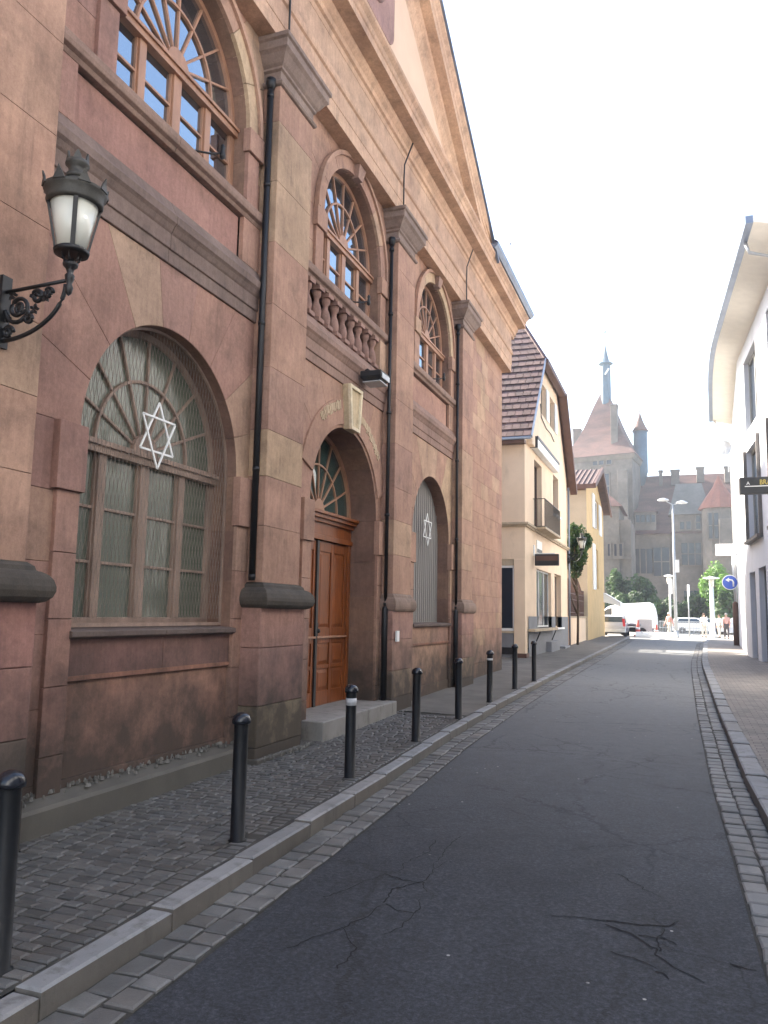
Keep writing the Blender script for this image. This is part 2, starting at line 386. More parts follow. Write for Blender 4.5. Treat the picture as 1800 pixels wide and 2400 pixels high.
g = MB(); strip(g, lambda y: -3.3, lambda y: 1.2, -12, 56, zr, 0.0)
strip(g, lambda y: -22, lambda y: 22, 56, 60, zr)
tag(g.build('road', M['asphalt'], recalc=False), kind='structure')
g = MB(); g.face([(-60, 60, zr(60)+.004), (60, 60, zr(60)+.004), (60, 104, zr(62)+.004), (-60, 104, zr(62)+.004)])
strip(g, lambda y: -22, lambda y: 22, 55.8, 60, zr, 0.004)
tag(g.build('plaza', M['plaza'], recalc=False), kind='structure')

def stone_top(mb, q, z, h, bev, tone, sag=0.0):
    """one paving stone from its four plan corners, edges eased"""
    c = Vector((sum(p[0] for p in q)/4, sum(p[1] for p in q)/4))
    def inset(d): return [(p[0]+(1 if c.x > p[0] else -1)*d, p[1]+(1 if c.y > p[1] else -1)*d) for p in q]
    r0 = [(x, y, z-h) for x, y in q]; r1 = [(x, y, z-bev) for x, y in q]; r2 = [(x, y, z) for x, y in inset(bev*1.5)]
    i = len(mb.v); mb.v += r0+r1+r2
    for j in (0, 4):
        for k in range(4):
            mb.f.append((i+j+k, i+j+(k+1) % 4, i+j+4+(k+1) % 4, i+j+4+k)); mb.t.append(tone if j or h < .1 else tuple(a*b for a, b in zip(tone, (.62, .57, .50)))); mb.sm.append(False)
    mb.f.append((i+8, i+9, i+10, i+11)); mb.t.append(tone); mb.sm.append(False)
def gt(lo, hi, warm=0.03):
    t = R.uniform(lo, hi); w = R.uniform(-warm, warm); return (t*(1+w), t, t*(1-w))
# kerbs: granite lengths with open joints
def kerb(name, edge, side, wid, y0, y1):
    mb = MB(); y = y0
    while y < y1:
        L = min(R.uniform(0.98, 1.2), y1-y); a, b = y+0.006, y+L-0.006
        dz = R.uniform(-0.004, 0.004); jx = R.uniform(-0.004, 0.004)
        q = [(edge(a)+jx, a), (edge(a)+side*wid+jx, a), (edge(b)+side*wid+jx, b), (edge(b)+jx, b)]
        if side < 0: q = [q[1], q[0], q[3], q[2]]
        zt = (zs(a)+zs(b))/2+dz
        stone_top(mb, q, zt, 0.22, 0.012, gt(0.86, 1.12)); y += L
    o = mb.build(name, M['granite']); tag(o, kind='structure')
kerb('kerb', kl, -1, 0.16, -3, 55.5)
kerb('kerb', kr, 1, 0.22, -3, 55.5)
def gutter(edge, side, wid, y0, y1, name):
    mb = MB()
    w2 = wid/2
    for row in range(2):
        y = y0+R.uniform(0, .1)
        while y < y1:
            L = R.uniform(0.15, 0.24); a, b = y, y+L-R.uniform(0.014, 0.028)
            o0 = row*w2+R.uniform(0.004, 0.014); o1 = (row+1)*w2-R.uniform(0.004, 0.014)
            j = lambda: R.uniform(-0.008, 0.008)
            q = [(edge(a)+side*o0+j(), a+j()), (edge(a)+side*o1+j(), a+j()), (edge(b)+side*o1+j(), b+j()), (edge(b)+side*o0+j(), b+j())]
            if side < 0: q = [q[1], q[0], q[3], q[2]]
            stone_top(mb, q, zr((a+b)/2)+0.018+R.uniform(-0.006, 0.006), 0.05, 0.008, gt(0.75, 1.35)); y += L
    tag(mb.build(name, M['sett']), kind='structure')
    g = MB()
    if side > 0: strip(g, lambda y: edge(y), lambda y: edge(y)+wid+.01, y0, y1, zr, 0.0035)
    else: strip(g, lambda y: edge(y)-wid-.01, lambda y: edge(y), y0, y1, zr, 0.0035)
    tag(g.build('gutter_bed', M['grit'], recalc=False), kind='structure')
gutter(kl, 1, 0.36, -3, 55, 'gutter')
gutter(kr, -1, 0.36, -3, 52, 'gutter')
# left pavement: small setts in front of the red facade, worn asphalt further on
def zl(X, Y): return zs(Y)+0.012*(-(X)-3.1)
mb = MB(); y = -2.0
while y < 13.6:
    d = R.uniform(0.085, 0.105); x = kl(y)-0.165-R.uniform(0, .015); n = 0
    while x > -4.95:
        w = R.uniform(0.12, 0.19); j = lambda: R.uniform(-0.005, 0.005)
        q = [(x-w+j(), y+j()), (x-.012+j(), y+j()), (x-.012+j(), y+d-.011+j()), (x-w+j(), y+d-.011+j())]
        wav = 0.006*math.sin(x*5+y*1.3)
        if y < 12.6 or R.random() < (13.6-y):
            stone_top(mb, q, zl(x, y)+wav+R.uniform(-0.004, 0.004), 0.04, 0.009, gt(0.55, 0.95)); 
        x -= w
    y += d
tag(mb.build('pavement_setts', M['sett']), kind='structure')
g = MB(); strip(g, lambda y: -5.3, lambda y: kl(y)-.155, -3, 13.6, zs, -0.008)
tag(g.build('pavement_bed', M['grit'], recalc=False), kind='structure')
g = MB()
ys = [13.3+i for i in range(0, 43)]
for a, b in zip(ys, ys[1:]):
    g.face([(-5.4, a, zl(-5.4, a)), (kl(a)-.155, a, zs(a)-.002), (kl(b)-.155, b, zs(b)-.002), (-5.4, b, zl(-5.4, b))])
g.face([(-12, 22.7, zs(23)+.02), (-5.38, 22.7, zs(23)+.026), (-5.38, 28.6, zs(28)+.026), (-12, 28.6, zs(28)+.02)])
g.face([(-12, 39.5, zs(39)+.02), (-5.38, 39.5, zs(39)+.026), (-5.38, 48, zs(48)+.026), (-12, 48, zs(48)+.02)])
tag(g.build('pavement', M['path'], recalc=False), kind='structure')
g = MB(); strip(g, lambda y: kr(y)+.215, lambda y: 6.5, -3, 55.5, zs, -0.002)
tag(g.build('pavement', M['paver'], recalc=False), kind='structure')

# ---------------------------------------------------------------- stone tones
PINK = [(0.345, 0.215, 0.158), (0.325, 0.20, 0.15), (0.365, 0.23, 0.168), (0.34, 0.22, 0.165), (0.315, 0.19, 0.148), (0.355, 0.23, 0.172), (0.335, 0.205, 0.152)]
BEIGE = [(0.41, 0.30, 0.20), (0.385, 0.28, 0.19), (0.42, 0.305, 0.215)]
MAUVE = [(0.275, 0.172, 0.142), (0.29, 0.185, 0.152)]
def tone(pb=0.10, pm=0.15):
    r = R.random(); c = R.choice(BEIGE) if r < pb else R.choice(MAUVE) if r < pb+pm else R.choice(PINK)
    k = R.uniform(0.97, 1.03); m = (0.33, 0.205, 0.152); return tuple((v*.5+a*.5)*k for v, a in zip(c, m))
BG = (0.385, 0.275, 0.185)
W = -4.85
def block(mb, poly, off=0.0, depth=0.06, gap=0.0022, tn=None, bev=0.004):
    """dressed ashlar: polygon in the wall plane (Y, Z), eased arris"""
    tn = tn or tone(); n = len(poly)
    cy = sum(p[0] for p in poly)/n; cz = sum(p[1] for p in poly)/n
    k = min(1, max(0, (12-cy)/8)); tn = (tn[0]*(1-.15*k), tn[1]*(1-.20*k), tn[2]*(1-.11*k))  # near end toned down: its shade painted into the stone, slightly mauve
    def ins(d): 
        o = []
        for y, z in poly:
            dy, dz = cy-y, cz-z; L = math.hypot(dy, dz) or 1
            o.append((y+dy/L*d*1.3, z+dz/L*d*1.3))
        return o
    A = ins(gap); B = ins(gap+bev)
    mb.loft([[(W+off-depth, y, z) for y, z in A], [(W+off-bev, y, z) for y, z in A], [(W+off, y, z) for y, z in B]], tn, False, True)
def courses(mb, y0, y1, z0, z1, off=0.0, h=0.55, w=None, tn=None, pb=0.10, depth=0.06, cuts=None):
    n = max(1, round((z1-z0)/h)); zz = [z0+(z1-z0)*i/n for i in range(n+1)] if cuts is None else cuts
    for i, (a, b) in enumerate(zip(zz, zz[1:])):
        ys = [y0, y1]
        if w:
            k = max(1, round((y1-y0)/w)); st = (y1-y0)/k
            ys = [y0]+[y0+st*(j+(0.5 if i % 2 else 0)+R.uniform(-.12, .12)) for j in range(0 if i % 2 else 1, k)]+[y1]
        for p, q in zip(ys, ys[1:]):
            t = tn(0.5*(p+q), 0.5*(a+b)) if callable(tn) else tn
            block(mb, [(p, a), (q, a), (q, b), (p, b)], off, depth, tn=t or tone(pb))
def arch_wedges(mb, c, spring, r, yl, yr, zt, off=0.0, n=9, tonef=None):
    cuts = [PI*i/n for i in range(n+1)]
    def outer(a):
        dy, dz = -math.cos(a), math.sin(a); ts = []
        if dy < -1e-6: ts.append((yl-c)/dy)
        if dy > 1e-6: ts.append((yr-c)/dy)
        if dz > 1e-6: ts.append((zt-spring)/dz)
        t = min(ts); return (c+dy*t, spring+dz*t)
    corners = [(math.atan2(zt-spring, -(yl-c)), (yl, zt)), (PI-math.atan2(zt-spring, yr-c), (yr, zt))]
    for i in range(n):
        a0, a1 = cuts[i], cuts[i+1]
        inner = [(c-math.cos(a0+(a1-a0)*k/6)*r, spring+math.sin(a0+(a1-a0)*k/6)*r) for k in range(7)]
        out = [outer(a0)]+[p for ca, p in corners if a0+1e-3 < ca < a1-1e-3]+[outer(a1)]
        block(mb, inner+out[::-1], off, 0.06, tn=tonef(i) if tonef else None)
def mould(prof, y0, y1, mb, tn=None, seg=1.6):
    """run a moulding profile [(off, z)...] along the facade; closed at the back; jointed lengths"""
    n = max(1, round((y1-y0)/seg)); st = (y1-y0)/n
    for k in range(n):
        a, b = y0+k*st+(0.002 if k else 0), y0+(k+1)*st-(0.002 if k < n-1 else 0)
        t = tn or tone(0.06, 0.1)
        mb.hull([(W+o, a, z) for o, z in prof], [(W+o, b, z) for o, z in prof], t)
def arch_band(mb, c, spring, r0, r1, x0, x1, tn=None, n=28, a0=0.0, a1=PI, cz=None):
    rings = []
    for k in range(n+1):
        a = a0+(a1-a0)*k/n; cy, sz = -math.cos(a), math.sin(a)
        rings.append([(x0, c+cy*r0, spring+sz*r0), (x1, c+cy*r0, spring+sz*r0), (x1, c+cy*r1, spring+sz*r1), (x0, c+cy*r1, spring+sz*r1)])
    mb.loft(rings, tn, False, True)

SY = thing('synagogue', (-12, 11.4, 0.0), 'long red sandstone building with arched windows, pilasters and a pediment along the left pavement', 'building')
BAYS = [6.76, 11.36, 15.94]; PIL = [4.22, 8.82, 13.38, 17.95]; HW = 0.48
edges = [(PIL[i]+HW, PIL[i+1]-HW) for i in range(3)]
SP, RA = 3.3, 1.3        # lower arches
SU, RU = 7.6, 1.2        # upper arches
wall = MB()
def tn_low(y, z):
    if 3.25 < z < 3.95 and (7.9 < y < 9.6): return BG
    return None
for bi, (c, (yl, yr)) in enumerate(zip(BAYS, edges)):
    door = bi == 1
    zb = -0.25; sill = 0.3 if door else 1.55
    # piers beside the opening
    for a, b in ((yl, c-RA), (c+RA, yr)):
        courses(wall, a, b, zb, SP, 0.0, 0.58, tn=(lambda y, z: None))
    if not door:      # apron below the window: rail, two fillets, big panel
        courses(wall, c-RA, c+RA, zb, 0.33, 0.0, 0.6, 1.3)
        block(wall, [(c-RA, 0.33), (c+RA, 0.33), (c+RA, 1.12), (c-RA, 1.12)], -0.02, tn=(0.33, 0.195, 0.14) if bi == 0 else (0.38, 0.24, 0.175))
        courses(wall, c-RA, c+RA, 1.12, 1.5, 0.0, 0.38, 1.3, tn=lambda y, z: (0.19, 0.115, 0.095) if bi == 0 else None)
        wall.box(W-.02, W+.012, c-RA, c+RA, 1.13, 1.17, (0.30, 0.15, 0.105))
    # spandrel: long wedge voussoirs up to the string course
    def tf(i, bi=bi):
        if bi == 0 and i == 3: return (0.38, 0.275, 0.19)
        if bi == 0 and i in (8,): return BG
        if bi == 2 and i in (6, 7): return (0.39, 0.28, 0.19)
        return tone(0.04, 0.12)
    arch_wedges(wall, c, SP, RA, yl, yr, 5.26, 0.0, 9, tf)
    # frieze panel between string course and upper sill
    if bi != 1:
        block(wall, [(yl+.42, 5.92), (yr-.42, 5.92), (yr-.42, 6.44), (yl+.42, 6.44)], -0.035, tn=(0.32, 0.19, 0.15))
        for a, b in ((yl, yl+.40), (yr-.40, yr)): block(wall, [(a, 5.9), (b, 5.9), (b, 6.46), (a, 6.46)], 0.03)
    # upper piers and spandrel
    for a, b in ((yl, c-RU), (c+RU, yr)):
        courses(wall, a, b, 6.5, SU, 0.0, 0.5, tn=lambda y, z: BG if (y < 8.6 and y > 7.9 and 7.3 < z) else None)
    def tu(i, bi=bi):
        if bi == 0 and i >= 5: return (0.385, 0.275, 0.19)
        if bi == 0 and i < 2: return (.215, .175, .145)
        return tone(0.08, 0.06)
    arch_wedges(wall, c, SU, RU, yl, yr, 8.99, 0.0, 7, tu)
# strips behind the pilasters
for p in PIL: courses(wall, p-HW-.0, p+HW, -0.25, 8.99, -0.02, 0.9)
# rusticated end bay with random ashlar, and its twin beyond the camera
for y0, y1 in ((18.5, 22.9), (0.1, 3.78)):
    courses(wall, y0, y1, -0.3, 8.99, 0.0, 0.42, 0.95, tn=lambda y, z: tone(0.16, 0.10))
part(wall, 'wall', M['stone'], SY)
core = MB()
# mortar backing with the openings left free, reveals and rooms behind
def backing(y0, y1, z0, z1): core.box(W-.5, W-.045, y0, y1, z0, z1)
backing(0.12, PIL[0]+HW, -.4, 10.4); backing(PIL[3]-HW, 22.88, -.4, 10.4)
for p in PIL[1:3]: backing(p-HW, p+HW, -.4, 10.4)
backing(PIL[0], PIL[3], 8.98, 10.4)
core.box(-20, W-.5, 0.12, 0.5, -.4, 10.4); core.box(-20, W-.5, 22.5, 22.88, -.4, 10.4); core.box(-20, -19.6, .5, 22.5, -.4, 10.4)
part(core, 'wall_core', M['mortar'], SY)
side = MB(); side2 = MB()
zz = -.3
for k in range(22):     # end walls, facing the gap and the camera side
    y0 = W
    for j in range(12):
        x1 = W-0.02-j*1.25-(0.6 if k % 2 else 0); x0 = x1-1.24
        if x0 < -20: break
        t = tone(0.25, 0.1); z1 = zz+.485
        side.box(x0, x1, 22.86, 22.9, zz, z1-.005, t); side2.box(x0, x1, 0.1, 0.14, zz, z1-.005, t)
    if k % 2: side.box(W-.6+.005, W-.01, 22.86, 22.9, zz, z1-.005, tone(.2)); side2.box(W-.6, W-.01, .1, .14, zz, z1-.005, tone(.2))
    zz += .486
part(side, 'end_wall', M['stone'], SY); part(side2, 'end_wall', M['stone'], SY)
# reveals of all arched openings (single stones, 0.45 deep)
def reveal(c, z0, spring, r, d=0.55):  # stone tones cut to paint the shade inside the openings
    rev = MB()
    x0, x1 = W-d, W-.006
    zc = [z0]; 
    while zc[-1] < spring-.3: zc.append(min(spring, zc[-1]+.58))
    zc[-1] = spring
    for a, b in zip(zc, zc[1:]):
        for s in (-1, 1):
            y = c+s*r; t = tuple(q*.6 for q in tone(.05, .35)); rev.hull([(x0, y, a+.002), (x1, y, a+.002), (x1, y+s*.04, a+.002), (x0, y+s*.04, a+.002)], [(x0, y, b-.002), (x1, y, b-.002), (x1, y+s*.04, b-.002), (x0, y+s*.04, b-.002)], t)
    for i in range(9):
        a0, a1 = PI*i/9+.002, PI*(i+1)/9-.002
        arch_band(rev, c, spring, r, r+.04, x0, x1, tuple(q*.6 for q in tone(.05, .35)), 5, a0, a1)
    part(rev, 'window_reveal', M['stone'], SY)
for bi, c in enumerate(BAYS):
    reveal(c, 0.28 if bi == 1 else 1.5, SP, RA, 0.75 if bi == 1 else .55); reveal(c, 6.6, SU, RU)
# imposts and raised jamb strips
for bi, c in enumerate(BAYS):
    (yl, yr) = edges[bi]
    up_ = MB()
    for s, e in ((-1, yl), (1, yr)):
        imp = MB()
        a = c+s*RA; b = a+s*0.27; y0, y1 = min(a, b), max(a, b)
        ty = s > 0 and bi == 0
        block(imp, [(y0-.02, 2.72), (y1+.05, 2.72), (y1+.05, 3.3), (y0-.02, 3.3)] if s > 0 else [(y0-.05, 2.72), (y1+.02, 2.72), (y1+.02, 3.3), (y0-.05, 3.3)], 0.075, 0.1, tn=None)
        zc = [0.0, 0.55, 1.1, 1.65, 2.2, 2.72]
        for p, q in zip(zc, zc[1:]): block(imp, [(y0, p), (y1, p), (y1, q), (y0, q)], 0.04, 0.1)
        part(imp, 'jamb', M['stone'], SY, 0.004); imp = up_
        a = c+s*RU; b = a+s*0.26; y0, y1 = min(a, b), max(a, b)
        block(imp, [(y0-.03, 7.3), (y1+.06, 7.3), (y1+.06, 7.6), (y0-.03, 7.6)], 0.08, 0.1)
        block(imp, [(y0, 6.65), (y1, 6.65), (y1, 7.3), (y0, 7.3)], 0.045, 0.1)
    # archivolt of the upper window
    imp = up_
    for i in range(7): arch_band(imp, c, SU, RU, RU+.24, W-.01, W+.045, (0.40, 0.295, 0.2) if (bi == 0 and i > 4) or (bi == 2 and i > 1) else tone(.1, .1), 6, PI*i/7+.003, PI*(i+1)/7-.003)
    arch_band(imp, c, SU, RU+.20, RU+.27, W+.01, W+.085, tone(0, .5), 28)
    # upper keystone
    k0, k1 = RU-.04, 8.965-SU
    imp.hull([(W-.01, c-.09, SU+k0), (W+.11, c-.09, SU+k0), (W+.11, c+.09, SU+k0), (W-.01, c+.09, SU+k0)], [(W-.01, c-.14, SU+k1), (W+.15, c-.14, SU+k1), (W+.15, c+.14, SU+k1), (W-.01, c+.14, SU+k1)], (0.27, .18, .15))
    part(imp, 'window_surround', M['stone'], SY, 0.004)
# archivolt over the door, pale worn carved ring, and its framed keystone
for a0, a1 in ((0.32, 1.40), (1.76, 2.85)):
    ring = MB(); arch_band(ring, BAYS[1], SP, RA+.05, RA+.44, W-.01, W+.03, tone(.0, .2), 12, a0, a1)
    part(ring, 'archivolt', M['stone'], SY, .004)
for a0, a1 in ((0.85, 1.34), (1.80, 2.45)):
    ring = MB(); m = 24; c = BAYS[1]
    for i in range(m):
        b0 = a0+(a1-a0)*i/m; b1 = b0+(a1-a0)/m*R.uniform(.6, 1.0)
        ra = RA+.27+R.uniform(-.02, .04); rb = RA+.42+R.uniform(-.03, .01)
        arch_band(ring, c, SP, ra, rb, W+.02, W+.036+R.uniform(0, .012), (0.42, .33, .235), 2, b0, b1)
    part(ring, 'carved_band', M['stone'], SY)
key = MB(); c = BAYS[1]
def trap(mb, z0, z1, w0, w1, x0, x1, t): mb.hull([(x0, c-w0, z0), (x1, c-w0, z0), (x1, c+w0, z0), (x0, c+w0, z0)], [(x0, c-w1, z1), (x1, c-w1, z1), (x1, c+w1, z1), (x0, c+w1, z1)], t)
trap(key, 4.57, 5.27, .17, .26, W-.01, W+.10, (0.46, .37, .25))
ks = part(key, 'keystone', M['stone'], SY, .006)
key = MB()
for (z0, z1, w0, w1) in ((4.57, 4.62, .17, .176), (5.22, 5.27, .252, .26)): trap(key, z0, z1, w0, w1, W+.09, W+.135, (0.62, .54, .40))
for s in (-1, 1):
    key.hull([(W+.09, c+s*.12, 4.615), (W+.135, c+s*.12, 4.615), (W+.135, c+s*.178, 4.615), (W+.09, c+s*.178, 4.615)], [(W+.09, c+s*.20, 5.225), (W+.135, c+s*.20, 5.225), (W+.135, c+s*.256, 5.225), (W+.09, c+s*.256, 5.225)], (0.62, .54, .40))
part(key, 'border', M['stone'], ks)
# string courses, sills
for bi, (yl, yr) in enumerate(edges):
    sc = MB()
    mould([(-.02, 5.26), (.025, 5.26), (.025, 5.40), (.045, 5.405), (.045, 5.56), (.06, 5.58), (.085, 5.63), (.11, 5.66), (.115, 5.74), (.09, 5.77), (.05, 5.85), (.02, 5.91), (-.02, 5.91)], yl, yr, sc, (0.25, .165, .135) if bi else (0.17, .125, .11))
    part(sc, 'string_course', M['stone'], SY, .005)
for bi, (yl, yr) in enumerate(edges):
    sc = MB(); mould([(-.5, 6.46), (.03, 6.46), (.05, 6.5), (.09, 6.52), (.10, 6.56), (.10, 6.62), (.06, 6.65), (-.02, 6.66), (-.5, 6.67)], yl, yr, sc, (0.24, .165, .135)); part(sc, 'window_sill', M['stone'], SY, .004)
for bi in (0, 2):
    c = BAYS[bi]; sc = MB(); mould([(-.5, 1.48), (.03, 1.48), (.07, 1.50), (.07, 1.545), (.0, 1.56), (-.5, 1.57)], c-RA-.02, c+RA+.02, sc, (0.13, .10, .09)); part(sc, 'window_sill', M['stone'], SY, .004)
# balustrade below the window over the door
bal = MB(); c = BAYS[1]; (yl, yr) = edges[1]
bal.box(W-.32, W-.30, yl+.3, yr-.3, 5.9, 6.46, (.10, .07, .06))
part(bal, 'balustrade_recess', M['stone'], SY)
for i in range(9):
    b = MB(); y = yl+.52+i*((yr-yl-1.04)/8)
    b.box(W-.14, W+.06, y-.09, y+.09, 5.912, 5.97, (.27, .17, .14)); b.box(W-.14, W+.06, y-.09, y+.09, 6.39, 6.455, (.27, .17, .14))
    b.lathe([(.06, 0), (.075, .04), (.085, .12), (.07, .2), (.04, .27), (.045, .32), (.075, .36), (.075, .42)], W-.04, y, 10, (.27, .17, .14), True, 5.97)
    part(b, 'baluster', M['stone'], SY)
for a, e in ((yl, yl+.36), (yr-.36, yr)): b = MB(); block(b, [(a, 5.91), (e, 5.91), (e, 6.455), (a, 6.455)], 0.06, .38); part(b, 'balustrade_pier', M['stone'], SY)

# pilasters > base, capital
for pi_, p in enumerate(PIL):
    y0, y1 = p-HW, p+HW; mb = MB()
    def tp(y, z, pi_=pi_):
        if pi_ == 1 and 3.3 < z < 3.9: return BG
        if pi_ == 1 and 6.6 < z < 8.0: return (.355, .25, .175)
        if pi_ == 0 and 3.1 < z < 3.75: return (.36, .25, .18)
        return tone(.05, .2)
    cuts = [2.08, 2.75, 3.35, 3.92, 4.7, 5.5, 6.3, 7.1, 7.9, 8.38]
    for a, b_, in zip(cuts, cuts[1:]):
        t = tp(p, (a+b_)/2); g_ = .003
        A = [(W-.02, y0, a+g_), (W+.235, y0, a+g_), (W+.24, y0+.008, a+g_), (W+.24, y1-.008, a+g_), (W+.235, y1, a+g_), (W-.02, y1, a+g_)]
        mb.hull(A, [(x, y, b_-g_) for x, y, _ in A], t)
    pl = part(mb, 'pilaster', M['stone'], SY)
    # attic base: plinth block, torus, fillet
    mb = MB()
    def ring_(off, z, e): return [(W-.02, y0-e, z), (W+.24+off, y0-e, z), (W+.24+off, y1+e, z), (W-.02, y1+e, z)]
    prof = [(.0, 1.775, .0), (.08, 1.775, .08), (.12, 1.79, .12), (.15, 1.82, .15), (.165, 1.865, .165), (.165, 1.90, .165), (.15, 1.95, .15), (.125, 1.985, .125), (.085, 2.01, .085), (.06, 2.015, .06), (.05, 2.05, .05), (.01, 2.08, .01)]
    if pi_ >= 2: prof = [(a*.55, z, e_*.55) for a, z, e_ in prof]
    mb.loft([ring_(*q) for q in prof], (.22, .16, .13), False, True)
    part(mb, 'base', M['dark_stone' if pi_ < 2 else 'stone'], pl, .006)
    mb = MB(); e = .10 if pi_ < 2 else .06
    cz = [-.3, .34, .78, 1.3, 1.8] if pi_ != 1 else [-.3, .2, .66, 1.32, 1.8]
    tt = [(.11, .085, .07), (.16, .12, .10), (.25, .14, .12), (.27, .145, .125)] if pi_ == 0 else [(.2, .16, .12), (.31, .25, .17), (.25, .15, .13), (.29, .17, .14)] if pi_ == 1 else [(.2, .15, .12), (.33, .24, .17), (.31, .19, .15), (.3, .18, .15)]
    for (a, b_), t in zip(zip(cz, cz[1:]), tt):
        g_ = .003; x1 = W+.24+(.05 if pi_ < 2 else .03)
        A = [(W-.02, y0-e, a+g_), (x1-.01, y0-e, a+g_), (x1, y0-e+.01, a+g_), (x1, y1+e-.01, a+g_), (x1-.01, y1+e, a+g_), (W-.02, y1+e, a+g_)]
        mb.hull(A, [(x, y, b_-g_) for x, y, _ in A], t)
    part(mb, 'pedestal', M['stone'], pl, .006)
    mb = MB()
    prof = [(0, 8.38, 0), (.03, 8.39, .03), (.045, 8.42, .045), (.03, 8.45, .03), (.0, 8.46, .0), (.0, 8.58, .0), (.03, 8.60, .03), (.03, 8.63, .03), (.06, 8.66, .06), (.12, 8.76, .12), (.16, 8.80, .16), (.16, 8.90, .16), (.19, 8.92, .19), (.19, 8.975, .19)]
    mb.loft([ring_(*q) for q in prof], (.20, .15, .13), False, True)
    part(mb, 'capital', M['stone'], pl, .003)
    # rainwater pipe in the angle on the near side of the shaft
    if pi_:
        d = MB(); yy = y0-.055; xx = W+.13
        zb = 2.1 if pi_ == 1 else 1.85
        d.tube([(xx, yy, zb), (xx, yy, 8.35)], .03 if pi_ > 1 else .040, 10)
        for z in (zb+.02, 3.4, 5.2, 7.0, 8.2): d.tube([(xx, yy, z), (xx, yy, z+.05)], .044, 10)
        d.lathe([(.04, 8.3), (.065, 8.38), (.065, 8.45)], xx, yy, 10)
        if pi_ > 1:
            d.lathe([(.052, .2), (.052, 1.82), (.035, 1.86)], xx, yy-.02, 12)
        part(d, 'downpipe', M['iron'], SY)
    # lightning / drainage conductor above the capitals
    if pi_:
        d = MB(); d.tube([(W+.30, p-.42, 8.97), (W+.30, p-.42, 9.6), (W+.30, p-.40, 9.9), (W+.42, p-.30, 10.36)], .014, 6)
        part(d, 'conductor', M['iron'], SY)

# entablature: architrave, frieze, cornice
Y0, Y1 = 0.0, 22.9
en = MB()
mould([(-.06, 8.98), (.24, 8.98), (.24, 9.2), (.25, 9.21), (.25, 9.5), (.28, 9.52), (.29, 9.56), (.29, 9.62), (-.06, 9.62)], Y0, Y1+.24, en, (0.42, .28, .20), 2.3)
part(en, 'architrave', M['stone'], SY)
en = MB()
mould([(-.06, 9.624), (.24, 9.624), (.24, 10.12), (-.06, 10.12)], Y0, Y1+.24, en, (.40, .27, .195), 1.9)
part(en, 'frieze', M['stone'], SY)
en = MB()
cprof = [(-.06, 10.123), (.245, 10.123), (.26, 10.2), (.30, 10.22), (.31, 10.3), (.36, 10.36), (.38, 10.43), (.60, 10.435), (.60, 10.56), (.62, 10.58), (.64, 10.64), (.70, 10.70), (.71, 10.75), (-.06, 10.82)]
mould(cprof, Y0-.6, Y1+.62, en, (0.44, .295, .21), 2.1)
part(en, 'cornice', M['stone'], SY)
# raking cornice of the pediment
PK, ZP, SL = 11.36, 15.07, 0.585
Yb = 18.95
def rake_z(y): return ZP-abs(y-PK)*SL
rk = MB(); cth = math.sqrt(1+SL*SL)
rp = [(.23, -.72), (.245, -.60), (.27, -.56), (.30, -.50), (.32, -.46), (.38, -.40), (.40, -.34), (.60, -.335), (.60, -.20), (.62, -.18), (.64, -.12), (.70, -.05), (.71, 0), (-.3, 0), (-.3, -.72)]
for s in (-1, 1):
    n = 6; L = (Yb-PK)/n
    for k in range(n):
        a, b_ = PK+s*(k*L+(.002 if k else 0)), PK+s*((k+1)*L-.002)
        f = lambda y: [(W+o, y, max(rake_z(y)+h*cth, 10.76)) for o, h in rp]
        rk.hull(f(a), f(b_), (0.48, .325, .23))
part(rk, 'raking_cornice', M['stone'], SY)
ty = MB()
ty.hull([(W-.3, PK-7.4, 10.8), (W-.3, PK+7.4, 10.8), (W-.3, PK, rake_z(PK)-.6)], [(W+.235, PK-7.4, 10.8), (W+.235, PK+7.4, 10.8), (W+.235, PK, rake_z(PK)-.6)])
M['tymp'] = basic('tympanum_render', (0.66, 0.47, 0.33), 0.9, 0.08, 1.5, 60, 0.2, 0.003)
part(ty, 'tympanum', M['tymp'], SY)
pq = MB()
def rrect(cy, cz, hw, hh, r, x, n=6):
    o = []
    for qy, qz, a in ((1, 1, 0), (-1, 1, PI/2), (-1, -1, PI), (1, -1, 1.5*PI)):
        for k in range(n+1):
            t = a+PI/2*k/n; o.append((x, cy+qy*(hw-r)+r*math.cos(t), cz+qz*(hh-r)+r*math.sin(t)))
    return o
pq.loft([rrect(11.36, 12.55, 1.0, .85, .3, W+.22), rrect(11.36, 12.55, 1.0, .85, .3, W+.28), rrect(11.36, 12.55, .94, .79, .26, W+.285)], (.30, .19, .165), False)
pqo = part(pq, 'plaque', M['stone'], SY)
pq = MB(); pq.tube([(W+.29, 11.36+.42*math.cos(2*PI*k/24), 12.5+.42*math.sin(2*PI*k/24)) for k in range(24)], .07, 8, (.22, .15, .14), True)
part(pq, 'oculus', M['stone'], pqo)
for s in (-1, 1):      # zinc
    fl = MB()
    a, b_ = PK, PK+s*(Yb-PK+.1)
    q = lambda y: [(W+.69, y, rake_z(y)+.003), (W+.755, y, rake_z(y)+.003), (W+.755, y, rake_z(y)+.075), (W+.69, y, rake_z(y)+.075)]
    fl.hull(q(a), q(b_)); part(fl, 'roof_edging', M['zinc'], SY)
for a, b_ in ((Yb-.4, Y1+.80), (-.7, PK*2-Yb+.4)):
    fl = MB(); fl.hull([(W+.56, a, 10.775), (W+.74, a, 10.775), (W+.82, a, 10.84), (W+.84, a, 10.93), (W+.80, a, 10.93), (W+.5, a, 10.86)], [(W+.56, b_, 10.775), (W+.74, b_, 10.775), (W+.82, b_, 10.84), (W+.84, b_, 10.93), (W+.80, b_, 10.93), (W+.5, b_, 10.86)])
    part(fl, 'gutter', M['zinc'], SY, .006)
rf = MB()
